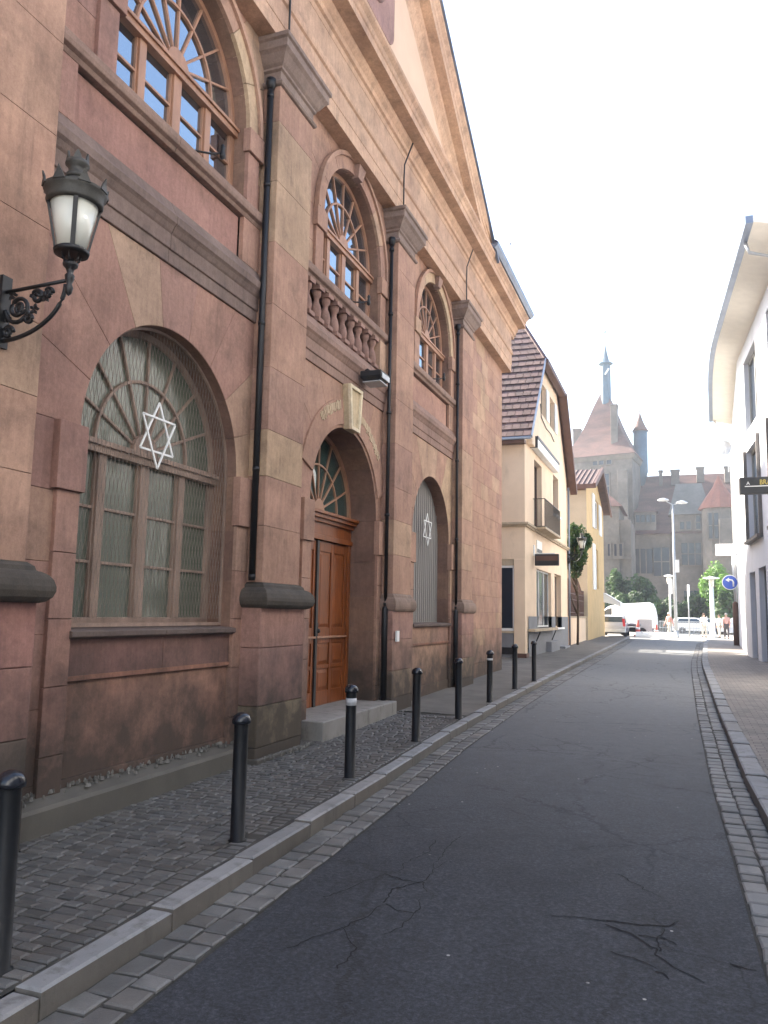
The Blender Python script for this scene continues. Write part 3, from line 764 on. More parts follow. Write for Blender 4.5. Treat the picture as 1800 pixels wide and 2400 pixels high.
rf.face([(W+.68, PK, ZP+.06), (W+.68, Yb, rake_z(Yb)+.06), (-20, Yb, rake_z(Yb)+.06), (-20, PK, ZP+.06)])
rf.face([(W+.68, PK, ZP+.06), (W+.68, 2*PK-Yb, rake_z(Yb)+.06), (-20, 2*PK-Yb, rake_z(Yb)+.06), (-20, PK, ZP+.06)])
rf.face([(W+.82, Yb-.5, 10.90), (W+.82, Y1+.8, 10.90), (-12.5, Y1-3.5, 14.6), (-12.5, Yb-.5, 14.6)])
rf.face([(W+.82, Y1+.8, 10.90), (-20.2, Y1+.8, 10.90), (-12.5, Y1-3.5, 14.6)])
rf.face([(-20.2, Y1+.8, 10.90), (-20.2, Yb-.5, 10.90), (-12.5, Yb-.5, 14.6), (-12.5, Y1-3.5, 14.6)])
rf.face([(W+.82, -.7, 10.90), (W+.82, 4.2, 10.90), (-12.5, 4.2, 14.6), (-12.5, 3, 14.6)]); rf.face([(W+.82, -.7, 10.9), (-20.2, -.7, 10.9), (-12.5, 3, 14.6)])
rf.face([(-20, PK, ZP+.06), (-20, Yb, rake_z(Yb)), (-20, 2*PK-Yb, rake_z(Yb))])
part(rf, 'roof', M['tile_red'], SY, recalc=False)

# footing ledge, door step
ft = MB()
for bi in (0,):
    (yl, yr) = edges[bi]; y = yl
    ft.hull([(W-.1, yl-.1, -.3), (W+.17, yl-.1, -.3), (W+.17, yl-.1, .17), (W+.15, yl-.1, .20), (W-.1, yl-.1, .30)], [(W-.1, yr+.1, -.3), (W+.17, yr+.1, -.3), (W+.17, yr+.1, .19), (W+.15, yr+.1, .22), (W-.1, yr+.1, .30)], (.42, .39, .33))
part(ft, 'footing', M['granite'], SY, .012)
ft = MB()
ft.box(W-.1, W+.34, PIL[1]-.62, PIL[1]+.84, -.3, .08, (.33, .30, .26))
part(ft, 'crumbling_footing', M['granite'], SY, .01)
ft = MB(); r_s = random.Random(9)
for (ya, yb, xo, zb_, n_) in ((edges[0][0]+.05, edges[0][1]-.05, -.01, .25, 140), (PIL[1]-.5, PIL[1]+.8, .29, .07, 80)):
    for k in range(n_):      # crumbled bedding mortar lying on the footing
        y = r_s.uniform(ya, yb); x = W+xo+abs(r_s.gauss(0, .05)); s1 = r_s.uniform(.005, .022); s2 = s1*r_s.uniform(.6, 1.6); m_ = 6; a0 = r_s.uniform(0, 6)
        zt_ = zb_+(.045 if xo < .1 else .01)*(1-min(1, (x-W-xo)/.14)) 
        A = [(x+s1*r_s.uniform(.7, 1.2)*math.cos(a0+2*PI*q/m_), y+s2*r_s.uniform(.7, 1.2)*math.sin(a0+2*PI*q/m_), zt_-.02) for q in range(m_)]
        B = [(x+(a-x)*.6, y+(b-y)*.6, zt_+r_s.uniform(.003, .012)) for a, b, _ in A]; t_ = r_s.uniform(.4, .8); ft.hull(A, B, (t_, t_*.97, t_*.88))
o_ = part(ft, 'mortar_crumbs', M['granite'], SY); o_['kind'] = 'stuff'
st = MB(); st.box(W-.75, W+.36, BAYS[1]-1.45, BAYS[1]+1.5, -.3, .30, (1.05, 1.0, .93))
part(st, 'door_step', M['granite'], SY, .012)

# ---------------------------------------------------------------- arched joinery
def emb_bar(mb, x0, x1, y0, y1, z0, z1, t=None): mb.box(x0, x1, y0, y1, z0, z1, t)
def arched_window(c, sill, spring, r, xp, rows, fmat, gmat, nsp=8, stain=None):
    """timber fan window: half-round light with spokes over a transom, four lights below"""
    f = MB(); d = .07; x0, x1 = xp-d/2, xp+d/2
    arch_band(f, c, spring, r-.075, r-.002, x0, x1)
    for s in (-1, 1): f.box(x0, x1, c+s*r-(.075 if s > 0 else .002), c+s*r+(.002 if s > 0 else .075), sill, spring)
    f.box(x0-.01, x1+.05, c-r+.002, c+r-.002, spring-.10, spring+.03); f.box(x1+.05, x1+.075, c-r+.002, c+r-.002, spring-.03, spring+.01)
    f.box(x0, x1+.01, c-r+.076, c+r-.076, sill, sill+.09)
    # spokes and inner arc, hub
    arch_band(f, c, spring+.03, r*.56, r*.56+.032, x0+.01, x1-.005)
    for k in range(1, nsp):
        a = PI*k/nsp; f.bar((xp, c-math.cos(a)*.14, spring+.03+math.sin(a)*.14), (xp, c-math.cos(a)*(r-.07), spring+.03+math.sin(a)*(r-.08)), .028, .045, up=(1, 0, 0))
    arch_band(f, c, spring+.03, .0, .20, x0+.005, x1+.012, None, 12)
    # mullions: side lights and a pair of casements
    ym = [c-r*.50, c, c+r*.50]; h0, h1 = sill+.09, spring-.10
    for y, w in zip(ym, (.055, .07, .055)): f.box(x0, x1+.015, y-w, y+w, h0, h1)
    cols = [(c-r+.075, ym[0]-.055), (ym[0]+.055, c-.07), (c+.07, ym[2]-.055), (ym[2]+.055, c+r-.075)]
    for a, b in cols:
        for s0, s1 in ((a, a+.022), (b-.022, b)): f.box(x0+.01, x1-.01, s0, s1, h0, h1)
        for k in range(1, rows):
            z = h0+(h1-h0)*k/rows; f.box(x0+.012, x1-.012, a, b, z-.014, z+.014)
        if rows == 3 and b-a > .4 and a > ym[0] and b < ym[2]: pass
    w = thing_part = part(f, 'window_frame', fmat, SY, .003)
    g = MB(); n = 24
    for (a, b) in cols:
        for k in range(rows):
            z0 = h0+(h1-h0)*k/rows; z1 = h0+(h1-h0)*(k+1)/rows; tx, tz = R.uniform(-.004, .004), R.uniform(-.004, .004)
            g.face([(xp-.005+tx, a, z0), (xp-.005-tx, b, z0), (xp-.005-tx+tz, b, z1), (xp-.005+tx+tz, a, z1)])
    for k in range(nsp):
        a0, a1 = PI*k/nsp, PI*(k+1)/nsp; tx = R.uniform(-.004, .004)
        g.face([(xp-.005+tx, c, spring+.04)]+[(xp-.005-tx, c-math.cos(a0+(a1-a0)*j/4)*(r-.04), spring+.03+math.sin(a0+(a1-a0)*j/4)*(r-.04)) for j in range(5)])
    part(g, 'glass', gmat, w, recalc=False)
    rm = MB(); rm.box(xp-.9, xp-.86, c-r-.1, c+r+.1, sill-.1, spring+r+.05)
    part(rm, 'blind_back', M['dark_room'], w)  # dark sheet standing for the unlit room behind the glass
    return w
# star emblem of six bars
def star(c, z, R0, xp, parent, rod=.011):
    s = MB()
    for q in (0, 1):
        pts = [(xp+q*.012, c+R0*.93*math.cos(a+q*PI), z+R0*1.02*math.sin(a+q*PI)) for a in (PI/2, PI/2+2*PI/3, PI/2+4*PI/3)]
        for a, b in zip(pts, pts[1:]+pts[:1]): s.bar(a, b, .02, .012, up=(1, 0, 0))
    part(s, 'star_emblem', M['white'], parent)
w = arched_window(BAYS[0], 1.57, SP, RA, W-.34, 3, M['frame_dull'], M['glass_green'])
gr = MB(); c = BAYS[0]; x = W-.13
def inside(y, z): return abs(y-c) < RA-.015 and 1.6 < z and (z < SP or math.hypot(y-c, z-SP) < RA-.015)
for fam, lean in ((0, .22), (1, -.22)):      # expanded mesh: two families of fine slanting wires
    y = c-RA-1.0
    while y < c+RA+1.0:
        run = []
        for i in range(61):
            z = 1.60+3.0*i/60; yy = y+lean*(z-1.6)+.004*math.sin(z*13+y*5)
            if inside(yy, z): run.append((x+fam*.005, yy, z))
            elif run: break
        if len(run) > 3: gr.tube(run, .0021, 3)
        y += .056
part(gr, 'wire_grille', basic('galvanised_mesh', (.30, .25, .21), .5, .3), w)
gf = MB(); arch_band(gf, c, SP, RA-.03, RA-.004, x-.012, x+.012)
for s in (-1, 1): gf.box(x-.012, x+.012, c+s*(RA-.017)-.012, c+s*(RA-.017)+.012, 1.575, SP)
gf.box(x-.012, x+.012, c-RA+.03, c+RA-.03, 1.575, 1.61)
part(gf, 'grille_frame', M['frame_dull'], w)
star(6.66, 3.49, .335, W-.09, w)
lv = MB()
for k in range(22): lv.bar((W-.40, c+RA*.5+.08, 1.72+k*.065), (W-.40, c+RA-.09, 1.72+k*.065), .05, .008, up=(.6, 0, .8))
part(lv, 'louvre', M['louvre'], w)
for i, c in enumerate(BAYS):
    w = arched_window(c, 6.67, SU, RU, W-.20, 2, M['frame'], M['glass'], 8)
    d = MB()       # casement stay with its knob
    yy = c+.62; d.tube([(W-.14, yy-.30, 6.84), (W-.02, yy-.12, 6.88), (W+.05, yy, 6.94)], .012, 6)
    d.lathe([(0, 0), (.03, .02), (.035, .06), (.02, .12), (.03, .16), (0, .2)], W+.05, yy, 8, None, True, 6.86)
    part(d, 'casement_stay', M['iron'], w)
# blind window: grey boarded arch with louvre ribs and the second star
M['blind_back'] = basic('grey_render', (0.23, 0.215, 0.20), 0.85, 0.15, 1.2, 70, 0.2, stretch=(6, 6, .5))
bl = MB(); c = BAYS[2]; xp = W-.26
bl.hull([(xp-.06, c-RA+.001, 1.55), (xp-.06, c+RA-.001, 1.55)]+[(xp-.06, c+math.cos(PI*k/20)*(RA-.001), SP+math.sin(PI*k/20)*(RA-.001)) for k in range(21)], [(xp, c-RA+.001, 1.55), (xp, c+RA-.001, 1.55)]+[(xp, c+math.cos(PI*k/20)*(RA-.001), SP+math.sin(PI*k/20)*(RA-.001)) for k in range(21)])
bo = part(bl, 'blind_panel', M['blind_back'], SY)
gr = MB(); y = c-RA+.05
while y < c+RA-.04:
    top = SP+math.sqrt(max(0, RA*RA-(y-c)**2))-.02; gr.box(xp+.001, xp+.014, y-.012, y+.012, 1.58, top); y += .14
part(gr, 'rib', M['blind_back'], bo)
star(15.96, 3.50, .33, W-.11, bo)
# door
dz0, dz1 = .302, 2.86; c = BAYS[1]; xd = W-.50
fr = MB()
for s in (-1, 1): fr.box(xd-.06, xd+.05, min(c+s*RA, c+s*(RA-.09))+.001, max(c+s*RA, c+s*(RA-.09))-.001, dz0, SP)
fr.box(xd-.06, xd+.05, c-RA+.09, c+RA-.09, 2.87, SP+.02)
for z0, z1, o in ((2.87, 2.95, .08), (3.14, 3.2, .10), (3.2, 3.26, .15), (3.26, 3.31, .19)): fr.box(xd+.05, xd+o, c-RA+.002, c+RA-.002, z0, z1)
fo = part(fr, 'door_frame', M['wood'], SY, .005)
for s in (-1, 1):
    y0, y1 = (c-RA+.095, c-.005) if s < 0 else (c+.005, c+RA-.095)
    lf = MB(); lf.box(xd-.03, xd, y0, y1, dz0, dz1)
    w_ = y1-y0; m_ = (y0+y1)/2
    for a, b in ((y0, y0+.11), (m_-.05, m_+.05), (y1-.11, y1)): lf.box(xd, xd+.022, a, b, dz0+.001, dz1)
    for a, b in ((y0+.11, m_-.05), (m_+.05, y1-.11)):
        for z0, z1 in ((dz0+.001, .52), (.86, .92), (1.26, 1.50), (2.70, dz1)): lf.box(xd, xd+.021, a, b, z0, z1)
    leaf = part(lf, 'door_leaf', M['wood'], fo, .006)
    pn = MB()
    for a, b in ((y0+.125, m_-.065), (m_+.065, y1-.125)):
        for z0, z1 in ((.535, .845), (.935, 1.245), (1.515, 2.685)):
            pn.loft([[(xd+.001, a, z0), (xd+.001, b, z0), (xd+.001, b, z1), (xd+.001, a, z1)], [(xd+.016, a+.05, z0+.05), (xd+.016, b-.05, z0+.05), (xd+.016, b-.05, z1-.05), (xd+.016, a+.05, z1-.05)]], None, False)
    part(pn, 'raised_panel', M['wood'], leaf)
    ra = MB(); ra.box(xd+.022, xd+.06, y0+.02, y1-.02, 1.335, 1.37); part(ra, 'drip_rail', M['frame'], leaf, .006)
    if s > 0:
        hd = MB(); hd.lathe([(0, 0), (.03, .01), (.035, .03), (.02, .06), (0, .065)], xd+.05, y0+.06, 10, None, True, 1.42)
        hd.box(xd+.02, xd+.035, y0+.03, y0+.09, 1.36, 1.58); part(hd, 'handle', M['iron'], leaf)
mt = MB(); mt.box(xd+.022, xd+.05, c-.04, c+.035, dz0+.001, dz1); part(mt, 'meeting_stile', M['black'], fo)
f = MB(); xp = xd; r = RA; sp = SP+.02; arch_band(f, c, sp, r-.09, r-.005, xp-.04, xp+.04)
arch_band(f, c, sp, r*.56, r*.56+.03, xp-.02, xp+.025)
for k in range(1, 8):
    a = PI*k/8; f.bar((xp, c-math.cos(a)*.14, sp+math.sin(a)*.14), (xp, c-math.cos(a)*(r-.08), sp+math.sin(a)*(r-.08)), .028, .045, up=(1, 0, 0))
arch_band(f, c, sp, 0, .2, xp-.02, xp+.04, None, 12)
fw = part(f, 'fanlight', M['frame'], SY, .003)
g = MB(); g.face([(xp-.004, c, sp)]+[(xp-.004, c-math.cos(PI*k/24)*(r-.04), sp+math.sin(PI*k/24)*(r-.04)) for k in range(25)])
M['glass_teal'] = glass_mat('fanlight_glass', (0.03, 0.06, 0.055), 0.06, 2.0, 0.3, 2.0)
part(g, 'glass', M['glass_teal'], fw, recalc=False)
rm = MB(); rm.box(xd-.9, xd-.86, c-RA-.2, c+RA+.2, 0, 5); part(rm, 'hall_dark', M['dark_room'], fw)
# meter box cover on the pilaster foot
pb = MB(); pb.box(W+.29, W+.32, 12.93, 13.05, 1.27, 1.45); part(pb, 'small_plate', M['white'], SY)

# ---------------------------------------------------------------- bollards
def bollard(x, y, label, band=None, lean=0.0):
    z = zl(x, y)-.02
    t = thing('bollard', (x, y, z), label, 'bollard', 'bollards along the left kerb')
    b = MB(); b.lathe([(.072, -.05), (.072, .02), (.058, .025), (.056, .90), (.056, .905)], x, y, 20, None, True, z)
    part(b, 'post', M['bollard'], t)
    b = MB(); b.lathe([(.060, .90), (.074, .905), (.076, .925), (.072, .945), (.060, .965), (.040, .98), (.02, .988), (.001, .99)], x, y, 20, None, True, z)
    part(b, 'cap', M['bollard_cap'], t)
    if band:
        b = MB(); b.lathe([(.0575, band[0]), (.0575, band[1])], x, y, 20, None, True, z); part(b, 'reflective_band', M['reflector'], t)
    t.rotation_euler = (R.uniform(-.008, .008), R.uniform(-.008, .008), 0)
    return t
BO = [(-3.25, 3.33, 'black steel bollard nearest the camera, cut by the left picture edge', None),
      (-3.29, 5.71, 'plain black bollard in front of the barred window with the star', None),
      (-3.35, 8.11, 'black bollard with a broad white band below its cap, before the wooden door', (.77, .845)),
      (-3.42, 10.59, 'plain black bollard just past the wooden door, fourth from the camera', None),
      (-3.43, 12.85, 'plain black bollard by the last pilaster, fifth from camera, before the silver banded one', None),
      (-3.47, 15.28, 'black bollard with a narrow silver band below its cap', (.80, .835)),
      (-3.50, 17.9, 'black bollard before the corner pillar of the cream house, second farthest of the row', None),
      (-3.42, 19.9, 'farthest black bollard of the row, before the shop window ledge', None)]
for x, y, l, bd in BO: bollard(x, y, l, bd)

# ---------------------------------------------------------------- wall lantern
def wall_lantern(ox, oy, oz, dirx, label, s=1.0, simple=False):
    """scrolled bracket along +X from the wall at ox, four-sided crowned lantern at its tip"""
    t = thing('wall_lantern', (ox, oy, oz), label, 'lantern')
    L = .60*s; tx = ox+L
    b = MB()
    b.box(ox, ox+.03, oy-.045, oy+.045, oz-.42*s, oz+.12*s)
    b.tube([(ox+.03, oy, oz), (tx, oy, oz+.02)], .014*s, 8)
    def scroll(cx, cz, r0, r1, a0, turns, rad=.016):
        n = 26; b.tube([(cx+(r0+(r1-r0)*i/n)*s*math.cos(a0+turns*2*PI*i/n), oy, cz+(r0+(r1-r0)*i/n)*s*math.sin(a0+turns*2*PI*i/n)) for i in range(n+1)], rad*s, 6)
    n = 16   # the sweeping lower rib
    b.tube([(ox+.03+(L-.06*s)*math.sin(i/n*PI/2), oy, oz-.37*s+.36*s*(1-math.cos(i/n*PI/2))) for i in range(n+1)], .016*s, 6)
    scroll(ox+.15*s, oz-.14*s, .115, .03, PI, 1.6); scroll(ox+.17*s, oz-.13*s, .06, .01, 0, -1.2, .013)
    scroll(ox+.32*s, oz-.07*s, .055, .012, PI, -1.5); scroll(ox+.42*s, oz-.055*s, .04, .01, 0, 1.4)
    scroll(ox+.07*s, oz-.31*s, .05, .01, 0, 1.4); scroll(ox+.26*s, oz-.22*s, .045, .01, PI/2, 1.3)
    for i, (px, pz) in enumerate(((.16, -.135), (.30, -.16), (.40, -.08), (.09, -.03), (.05, -.2))):   # leaves
        for a in (0, 1.3, 2.6, 3.9, 5.2):
            c = Vector((ox+px*s, oy, oz+pz*s)); d = Vector((math.cos(a), 0, math.sin(a)))*.045*s; e = Vector((-math.sin(a), 0, math.cos(a)))*.013*s
            b.hull([c+Vector((0, -.006, 0)), c+d*.6+e+Vector((0, -.006, 0)), c+d+Vector((0, -.006, 0)), c+d*.6-e+Vector((0, -.006, 0))], [c+Vector((0, .006, 0)), c+d*.6+e+Vector((0, .006, 0)), c+d+Vector((0, .006, 0)), c+d*.6-e+Vector((0, .006, 0))])
    part(b, 'bracket', M['iron'], t)
    z0 = oz+.02*s
    b = MB(); b.lathe([(.0, -.12), (.02, -.10), (.03, -.06), (.018, -.03), (.03, 0), (.035, .03), (.02, .05), (.03, .08), (.05, .10), (.055, .12), (.03, .135), (.022, .15)], tx, oy, 12, None, True, z0)
    for k in range(6):
        a = 2*PI*k/6; b.tube([(tx+.02*math.cos(a), oy+.02*math.sin(a), z0+.12), (tx+.06*s*math.cos(a), oy+.06*s*math.sin(a), z0+.15), (tx+.07*s*math.cos(a), oy+.07*s*math.sin(a), z0+.20)], .007, 5)
    part(b, 'stem', M['iron'], t)
    zb, zt, rb, rt, n = z0+.20*s, z0+.56*s, .105*s, .178*s, 4
    fr = MB()
    fr.lathe([(rb-.03, -.012), (rb+.012, -.012), (rb+.02, .012), (rb-.004, .03), (rb-.03, .03)], tx, oy, 24, None, True, zb)
    for k in range(n):
        a = 2*PI*k/n-.80; fr.bar((tx+rb*math.cos(a), oy+rb*math.sin(a), zb), (tx+rt*math.cos(a), oy+rt*math.sin(a), zt), .032*s, .016*s, up=(math.cos(a), math.sin(a), .3))
    part(fr, 'frame', M['iron'], t)
    gl = MB(); gl.lathe([(rb-.008, .02), (rt-.012, zt-zb)], tx, oy, 24, None, True, zb); gl.lathe([(0.001, .0), (rb-.02, .004)], tx, oy, 16, None, True, zb)
    part(gl, 'glass', M['glass_milk'], t, recalc=False)
    cr = MB(); cr.lathe([(rt-.03, -.01), (rt+.008, -.012), (rt+.02, .01), (rt+.015, .05), (rt+.035, .075), (rt+.045, .10), (rt+.02, .11), (rt-.05, .13), (.09*s, .17), (.07*s, .19), (.055*s, .20)], tx, oy, 24, None, True, zt)
    for k in range(8):       # crown points
        a = 2*PI*k/8+.2; ra = rt+.04; c0 = Vector((tx+ra*math.cos(a), oy+ra*math.sin(a), zt+.09)); tn = Vector((-math.sin(a), math.cos(a), 0)); rd = Vector((math.cos(a), math.sin(a), 0))
        for sg in (0, 1):
            pass
        A = [c0-tn*.045, c0-tn*.02+Vector((0, 0, .05)), c0+Vector((0, 0, .095))+rd*.012, c0+tn*.02+Vector((0, 0, .05)), c0+tn*.045]
        cr.hull([p-rd*.006 for p in A], [p+rd*.006 for p in A])
    part(cr, 'crown', M['lamp_metal'], t)
    fi = MB(); fi.lathe([(.055*s, .19), (.075*s, .20), (.078*s, .22), (.06*s, .24), (.06*s, .28), (.085*s, .30), (.08*s, .33), (.03*s, .335)], tx, oy, 14, None, True, zt)
    for k in range(5):
        a = 2*PI*k/5+.4; c0 = Vector((tx+.068*s*math.cos(a), oy+.068*s*math.sin(a), zt+.32)); tn = Vector((-math.sin(a), math.cos(a), 0)); rd = Vector((math.cos(a), math.sin(a), 0))
        A = [c0-tn*.028, c0-tn*.022+Vector((0, 0, .035)), c0+Vector((0, 0, .075)), c0+tn*.022+Vector((0, 0, .035)), c0+tn*.028]
        fi.hull([p-rd*.006 for p in A], [p+rd*.006 for p in A])
    part(fi, 'finial', M['lamp_metal'], t)
    return t
wall_lantern(W+.24, 4.3, 4.03, 1, 'old black iron lantern with crown and opal glass, high on the nearest pilaster')

# floodlight over the door
t = thing('floodlight', (W+.12, 11.75, 5.5), 'dark flat floodlight box with pale lens above the door keystone', 'floodlight')
b = MB(); b.box(W+.10, W+.46, 11.55, 11.95, 5.50, 5.60); b.hull([(W+.10, 11.55, 5.50), (W+.46, 11.55, 5.50), (W+.46, 11.95, 5.50), (W+.10, 11.95, 5.50)], [(W+.14, 11.6, 5.44), (W+.40, 11.6, 5.44), (W+.40, 11.9, 5.44), (W+.14, 11.9, 5.44)])
part(b, 'housing', M['black'], t, .01)
b = MB(); b.box(W+.13, W+.44, 11.58, 11.92, 5.415, 5.438); b.box(W+.461, W+.475, 11.58, 11.92, 5.47, 5.56); part(b, 'lens', M['galv'], t, .006)
b = MB(); b.tube([(W+.01, 11.75, 5.62), (W+.15, 11.75, 5.68), (W+.28, 11.75, 5.59)], .018, 8); b.box(W+.0, W+.05, 11.69, 11.81, 5.57, 5.68); part(b, 'arm', M['iron'], t)

# ---------------------------------------------------------------- cream house
HX = -5.2
def wallbox_with_holes(mb, X, y0, y1, z0, z1, holes, th=.3, tn=None):
    """street wall facing +X with rectangular openings (y0,y1,z0,z1)"""
    ys = sorted({y0, y1, *[h[0] for h in holes], *[h[1] for h in holes]}); zs_ = sorted({z0, z1, *[h[2] for h in holes], *[h[3] for h in holes]})
    for a, b in zip(ys, ys[1:]):
        for c, d in zip(zs_, zs_[1:]):
            my, mz = (a+b)/2, (c+d)/2
            if any(h[0] < my < h[1] and h[2] < mz < h[3] for h in holes): continue
            mb.face([(X, a, c), (X, b, c), (X, b, d), (X, a, d)], tn)
    for h in holes:
        a, b, c, d = h
        mb.face([(X, a, c), (X-th, a, c), (X-th, a, d), (X, a, d)], tn); mb.face([(X, b, c), (X-th, b, c), (X-th, b, d), (X, b, d)], tn)
        mb.face([(X, a, c), (X, b, c), (X-th, b, c), (X-th, a, c)], tn); mb.face([(X, a, d), (X, b, d), (X-th, b, d), (X-th, a, d)], tn)
def window_at(parent, X, y0, y1, z0, z1, mat='white', gmat='glass_far', cols=2, rows=1, recess=.2, name='window', th=.05, room=True):
    f = MB(); x = X-recess; e = .001
    f.box(x-th, x, y0+e, y0+.06, z0+e, z1-e); f.box(x-th, x, y1-.06, y1-e, z0+e, z1-e); f.box(x-th, x, y0+.06, y1-.06, z0+e, z0+.06); f.box(x-th, x, y0+.06, y1-.06, z1-.06, z1-e)
    for k in range(1, cols): y = y0+(y1-y0)*k/cols; f.box(x-th, x+.005, y-.03, y+.03, z0+.06, z1-.06)
    for k in range(1, rows): z = z0+(z1-z0)*k/rows; f.box(x-th, x-.002, y0+.06, y1-.06, z-.02, z+.02)
    w = part(f, name, M[mat], parent)
    g = MB(); g.box(x-th+.01, x-th+.02, y0+.05, y1-.05, z0+.05, z1-.05); part(g, 'pane', M[gmat], w)
    return w
H1 = thing('cream_house', (-9, 34, .3), 'cream house with steep brown tiled roof and a shop, next after the red building', 'house')
yA, yB, HZ = 28.5, 39.85, 8.5
holes = [(30.5, 32.3, 5.0, 7.75), (35.4, 37.0, 6.25, 8.0), (30.9, 34.6, 1.28, 3.55), (35.6, 37.6, 1.25, 3.60), (32.2, 33.5, 10.0, 11.35), (34.6, 35.9, 10.0, 11.35)]
wl = MB()
# gable wall polygon: build the rectangle with holes, then the triangle part with two holes as strips
wallbox_with_holes(wl, HX, yA, yB, 1.72, HZ, holes[:4])
pk, pz, sl = 34.15, 15.1, 1.16
def gz(y): return min(pz-abs(y-pk)*sl, 12.15)
ys = [yA, 29.4, 30.3, 31.2, 31.7, 32.2, 33.5, 34.6, 35.9, 36.6, 37.1, 38.0, 39.0, yB]
for a, b in zip(ys, ys[1:]):
    if (a, b) in ((32.2, 33.5), (34.6, 35.9)):
        wl.face([(HX, a, HZ), (HX, b, HZ), (HX, b, 10.0), (HX, a, 10.0)]); wl.face([(HX, a, 11.35), (HX, b, 11.35), (HX, b, gz(b)), (HX, a, gz(a))])
    else: wl.face([(HX, a, HZ), (HX, b, HZ), (HX, b, gz(b)-.0), (HX, a, gz(a)-.0)])
for a, b in ((32.2, 33.5), (34.6, 35.9)):
    for p, q in (((a, 10.), (a, 11.35)), ((b, 10.), (b, 11.35)), ((a, 10.), (b, 10.)), ((a, 11.35), (b, 11.35))):
        wl.face([(HX, *p), (HX-.25, *p), (HX-.25, *q), (HX, *q)])
# near side wall facing the camera, with shop glazing
wl.face([(HX, yA, 3.75), (-16, yA, 3.75), (-16, yA, HZ), (HX, yA, HZ)])
wl.face([(-16, yA, 0), (-6.6, yA, 0), (-6.6, yA, 3.75), (-16, yA, 3.75)])
wl.face([(HX, yB, 0), (-16, yB, 0), (-16, yB, HZ), (HX, yB, HZ)])
wl.face([(-16, yA, 0), (-16, yB, 0), (-16, yB, HZ), (-16, pk, pz), (-16, yA, HZ)])
part(wl, 'wall', M['cream'], H1, recalc=False)
wl = MB(); wl.box(-27, -16, 23.3, 39.8, 0, 15.4); wl.hull([(-27.3, 23, 15.4), (-15.8, 23, 15.4), (-15.8, 40, 15.4), (-27.3, 40, 15.4)], [(-22, 25, 17.2), (-20, 25, 17.2), (-20, 38, 17.2), (-22, 38, 17.2)]); part(wl, 'unseen_sun_block', M['cream'], H1)  # rear mass out of view, added to narrow the sun stripe on the street
wl = MB(); wl.box(-5.60, HX+.005, yA-.01, yA+.42, .32, 3.75); part(wl, 'corner_pillar', M['cream'], H1, .01)
wl = MB(); wl.box(-5.64, HX+.05, yA-.05, yA+.47, 0, .42); part(wl, 'pillar_foot', M['brown'], H1)
wl = MB()
wallbox_with_holes(wl, HX+.03, yA+.5, yB, .0, 1.72, [(30.9, 34.6, 1.28, 1.72), (35.6, 37.6, 1.25, 1.72)], .33)
wl.box(-6.6, -5.62, yA+.01, yA+.2, 0, 1.2)
part(wl, 'dado', M['grey_plaster'], H1, recalc=False)
wl = MB(); wl.box(-6.6, -5.62, yA-.02, yA+.01, .38, .62); part(wl, 'cellar_vent', M['black'], H1)
bd = MB(); bd.box(HX, HX+.09, yA-.09, yB, 4.93, 4.99); bd.box(HX, HX+.14, yA-.14, yB+.05, 4.99, 5.07); bd.box(-16, HX, yA-.09, yA, 4.93, 4.99); bd.box(-16, HX, yA-.14, yA, 4.99, 5.07)
part(bd, 'string_course', M['cream_dark'], H1)
# shop side window
f = MB(); x0, x1 = -6.6, -5.60
for a, b, c, d in ((x0, x0+.06, 1.25, 3.5), (x1-.05, x1, 1.25, 3.5), (x0, x1, 1.2, 1.29), (x0, x1, 3.44, 3.52)): f.box(a, b, yA+.04, yA+.1, c, d)
sw = part(f, 'shop_window', M['white'], H1)
g = MB(); g.box(x0+.05, x1-.04, yA+.06, yA+.07, 1.28, 3.45); part(g, 'pane', M['glass_far'], sw)
bb = MB(); bb.box(x0, x1, yA+.02, yA+.12, 3.52, 3.75); part(bb, 'shutter_box', M['cream_dark'], H1)
f = MB(); f.box(x0, x1, yA-.03, yA+.15, 1.12, 1.2); part(f, 'window_sill', M['cream_dark'], H1)
# things shown in the shop: jars on a shelf behind the pane
f = MB(); f.box(-6.55, -5.65, yA+.2, yA+.5, 1.5, 1.53)
for k in range(9): f.lathe([(.03, 0), (.045, .06), (.04, .13), (.015, .18), (.015, .22)], -6.45+k*.09, yA+.32, 8, None, True, 1.53)
part(f, 'window_display', M['reflector'], sw)
w = window_at(H1, HX, 30.9, 34.6, 1.3, 3.55, 'white', 'glass_far', 3, 1, .12)
w = window_at(H1, HX, 35.6, 37.6, 1.25, 3.6, 'cream', 'glass_far', 1, 1, .18)
sb = MB(); sb.box(HX-.15, HX+.26, yA+.5, 34.75, 1.17, 1.27); part(sb, 'ledge', M['cream_dark'], H1, .01)
for yy in (30.4, 34.4):
    sb = MB(); sb.bar((HX+.05, yy, .75), (HX+.22, yy, 1.16), .04, .04); part(sb, 'ledge_bracket', M['iron'], H1)
for q_ in ((35.5, 37.7, 1.17, 1.25), (35.3, 37.1, 6.13, 6.22)):
    sb = MB(); sb.box(HX, HX+.14, *q_); part(sb, 'window_sill', M['white'], H1)
w = window_at(H1, HX, 30.5, 32.3, 5.08, 7.75, 'brown', 'glass_far', 2, 1, .2)
w = window_at(H1, HX, 35.4, 37.0, 6.25, 8.0, 'brown', 'glass_far', 2, 1, .2)
for a in (32.2, 34.6): w = window_at(H1, HX, a, a+1.3, 10., 11.35, 'cream_dark', 'glass_far', 1, 1, .15)
for a in (33.52, 35.92):
    sb = MB(); sb.box(HX+.01, HX+.05, a, a+.62, 10.0, 11.35)
    for k in range(16): sb.box(HX+.05, HX+.06, a+.05, a+.57, 10.06+k*.078, 10.10+k*.078)
    part(sb, 'shutter', M['white'], H1)
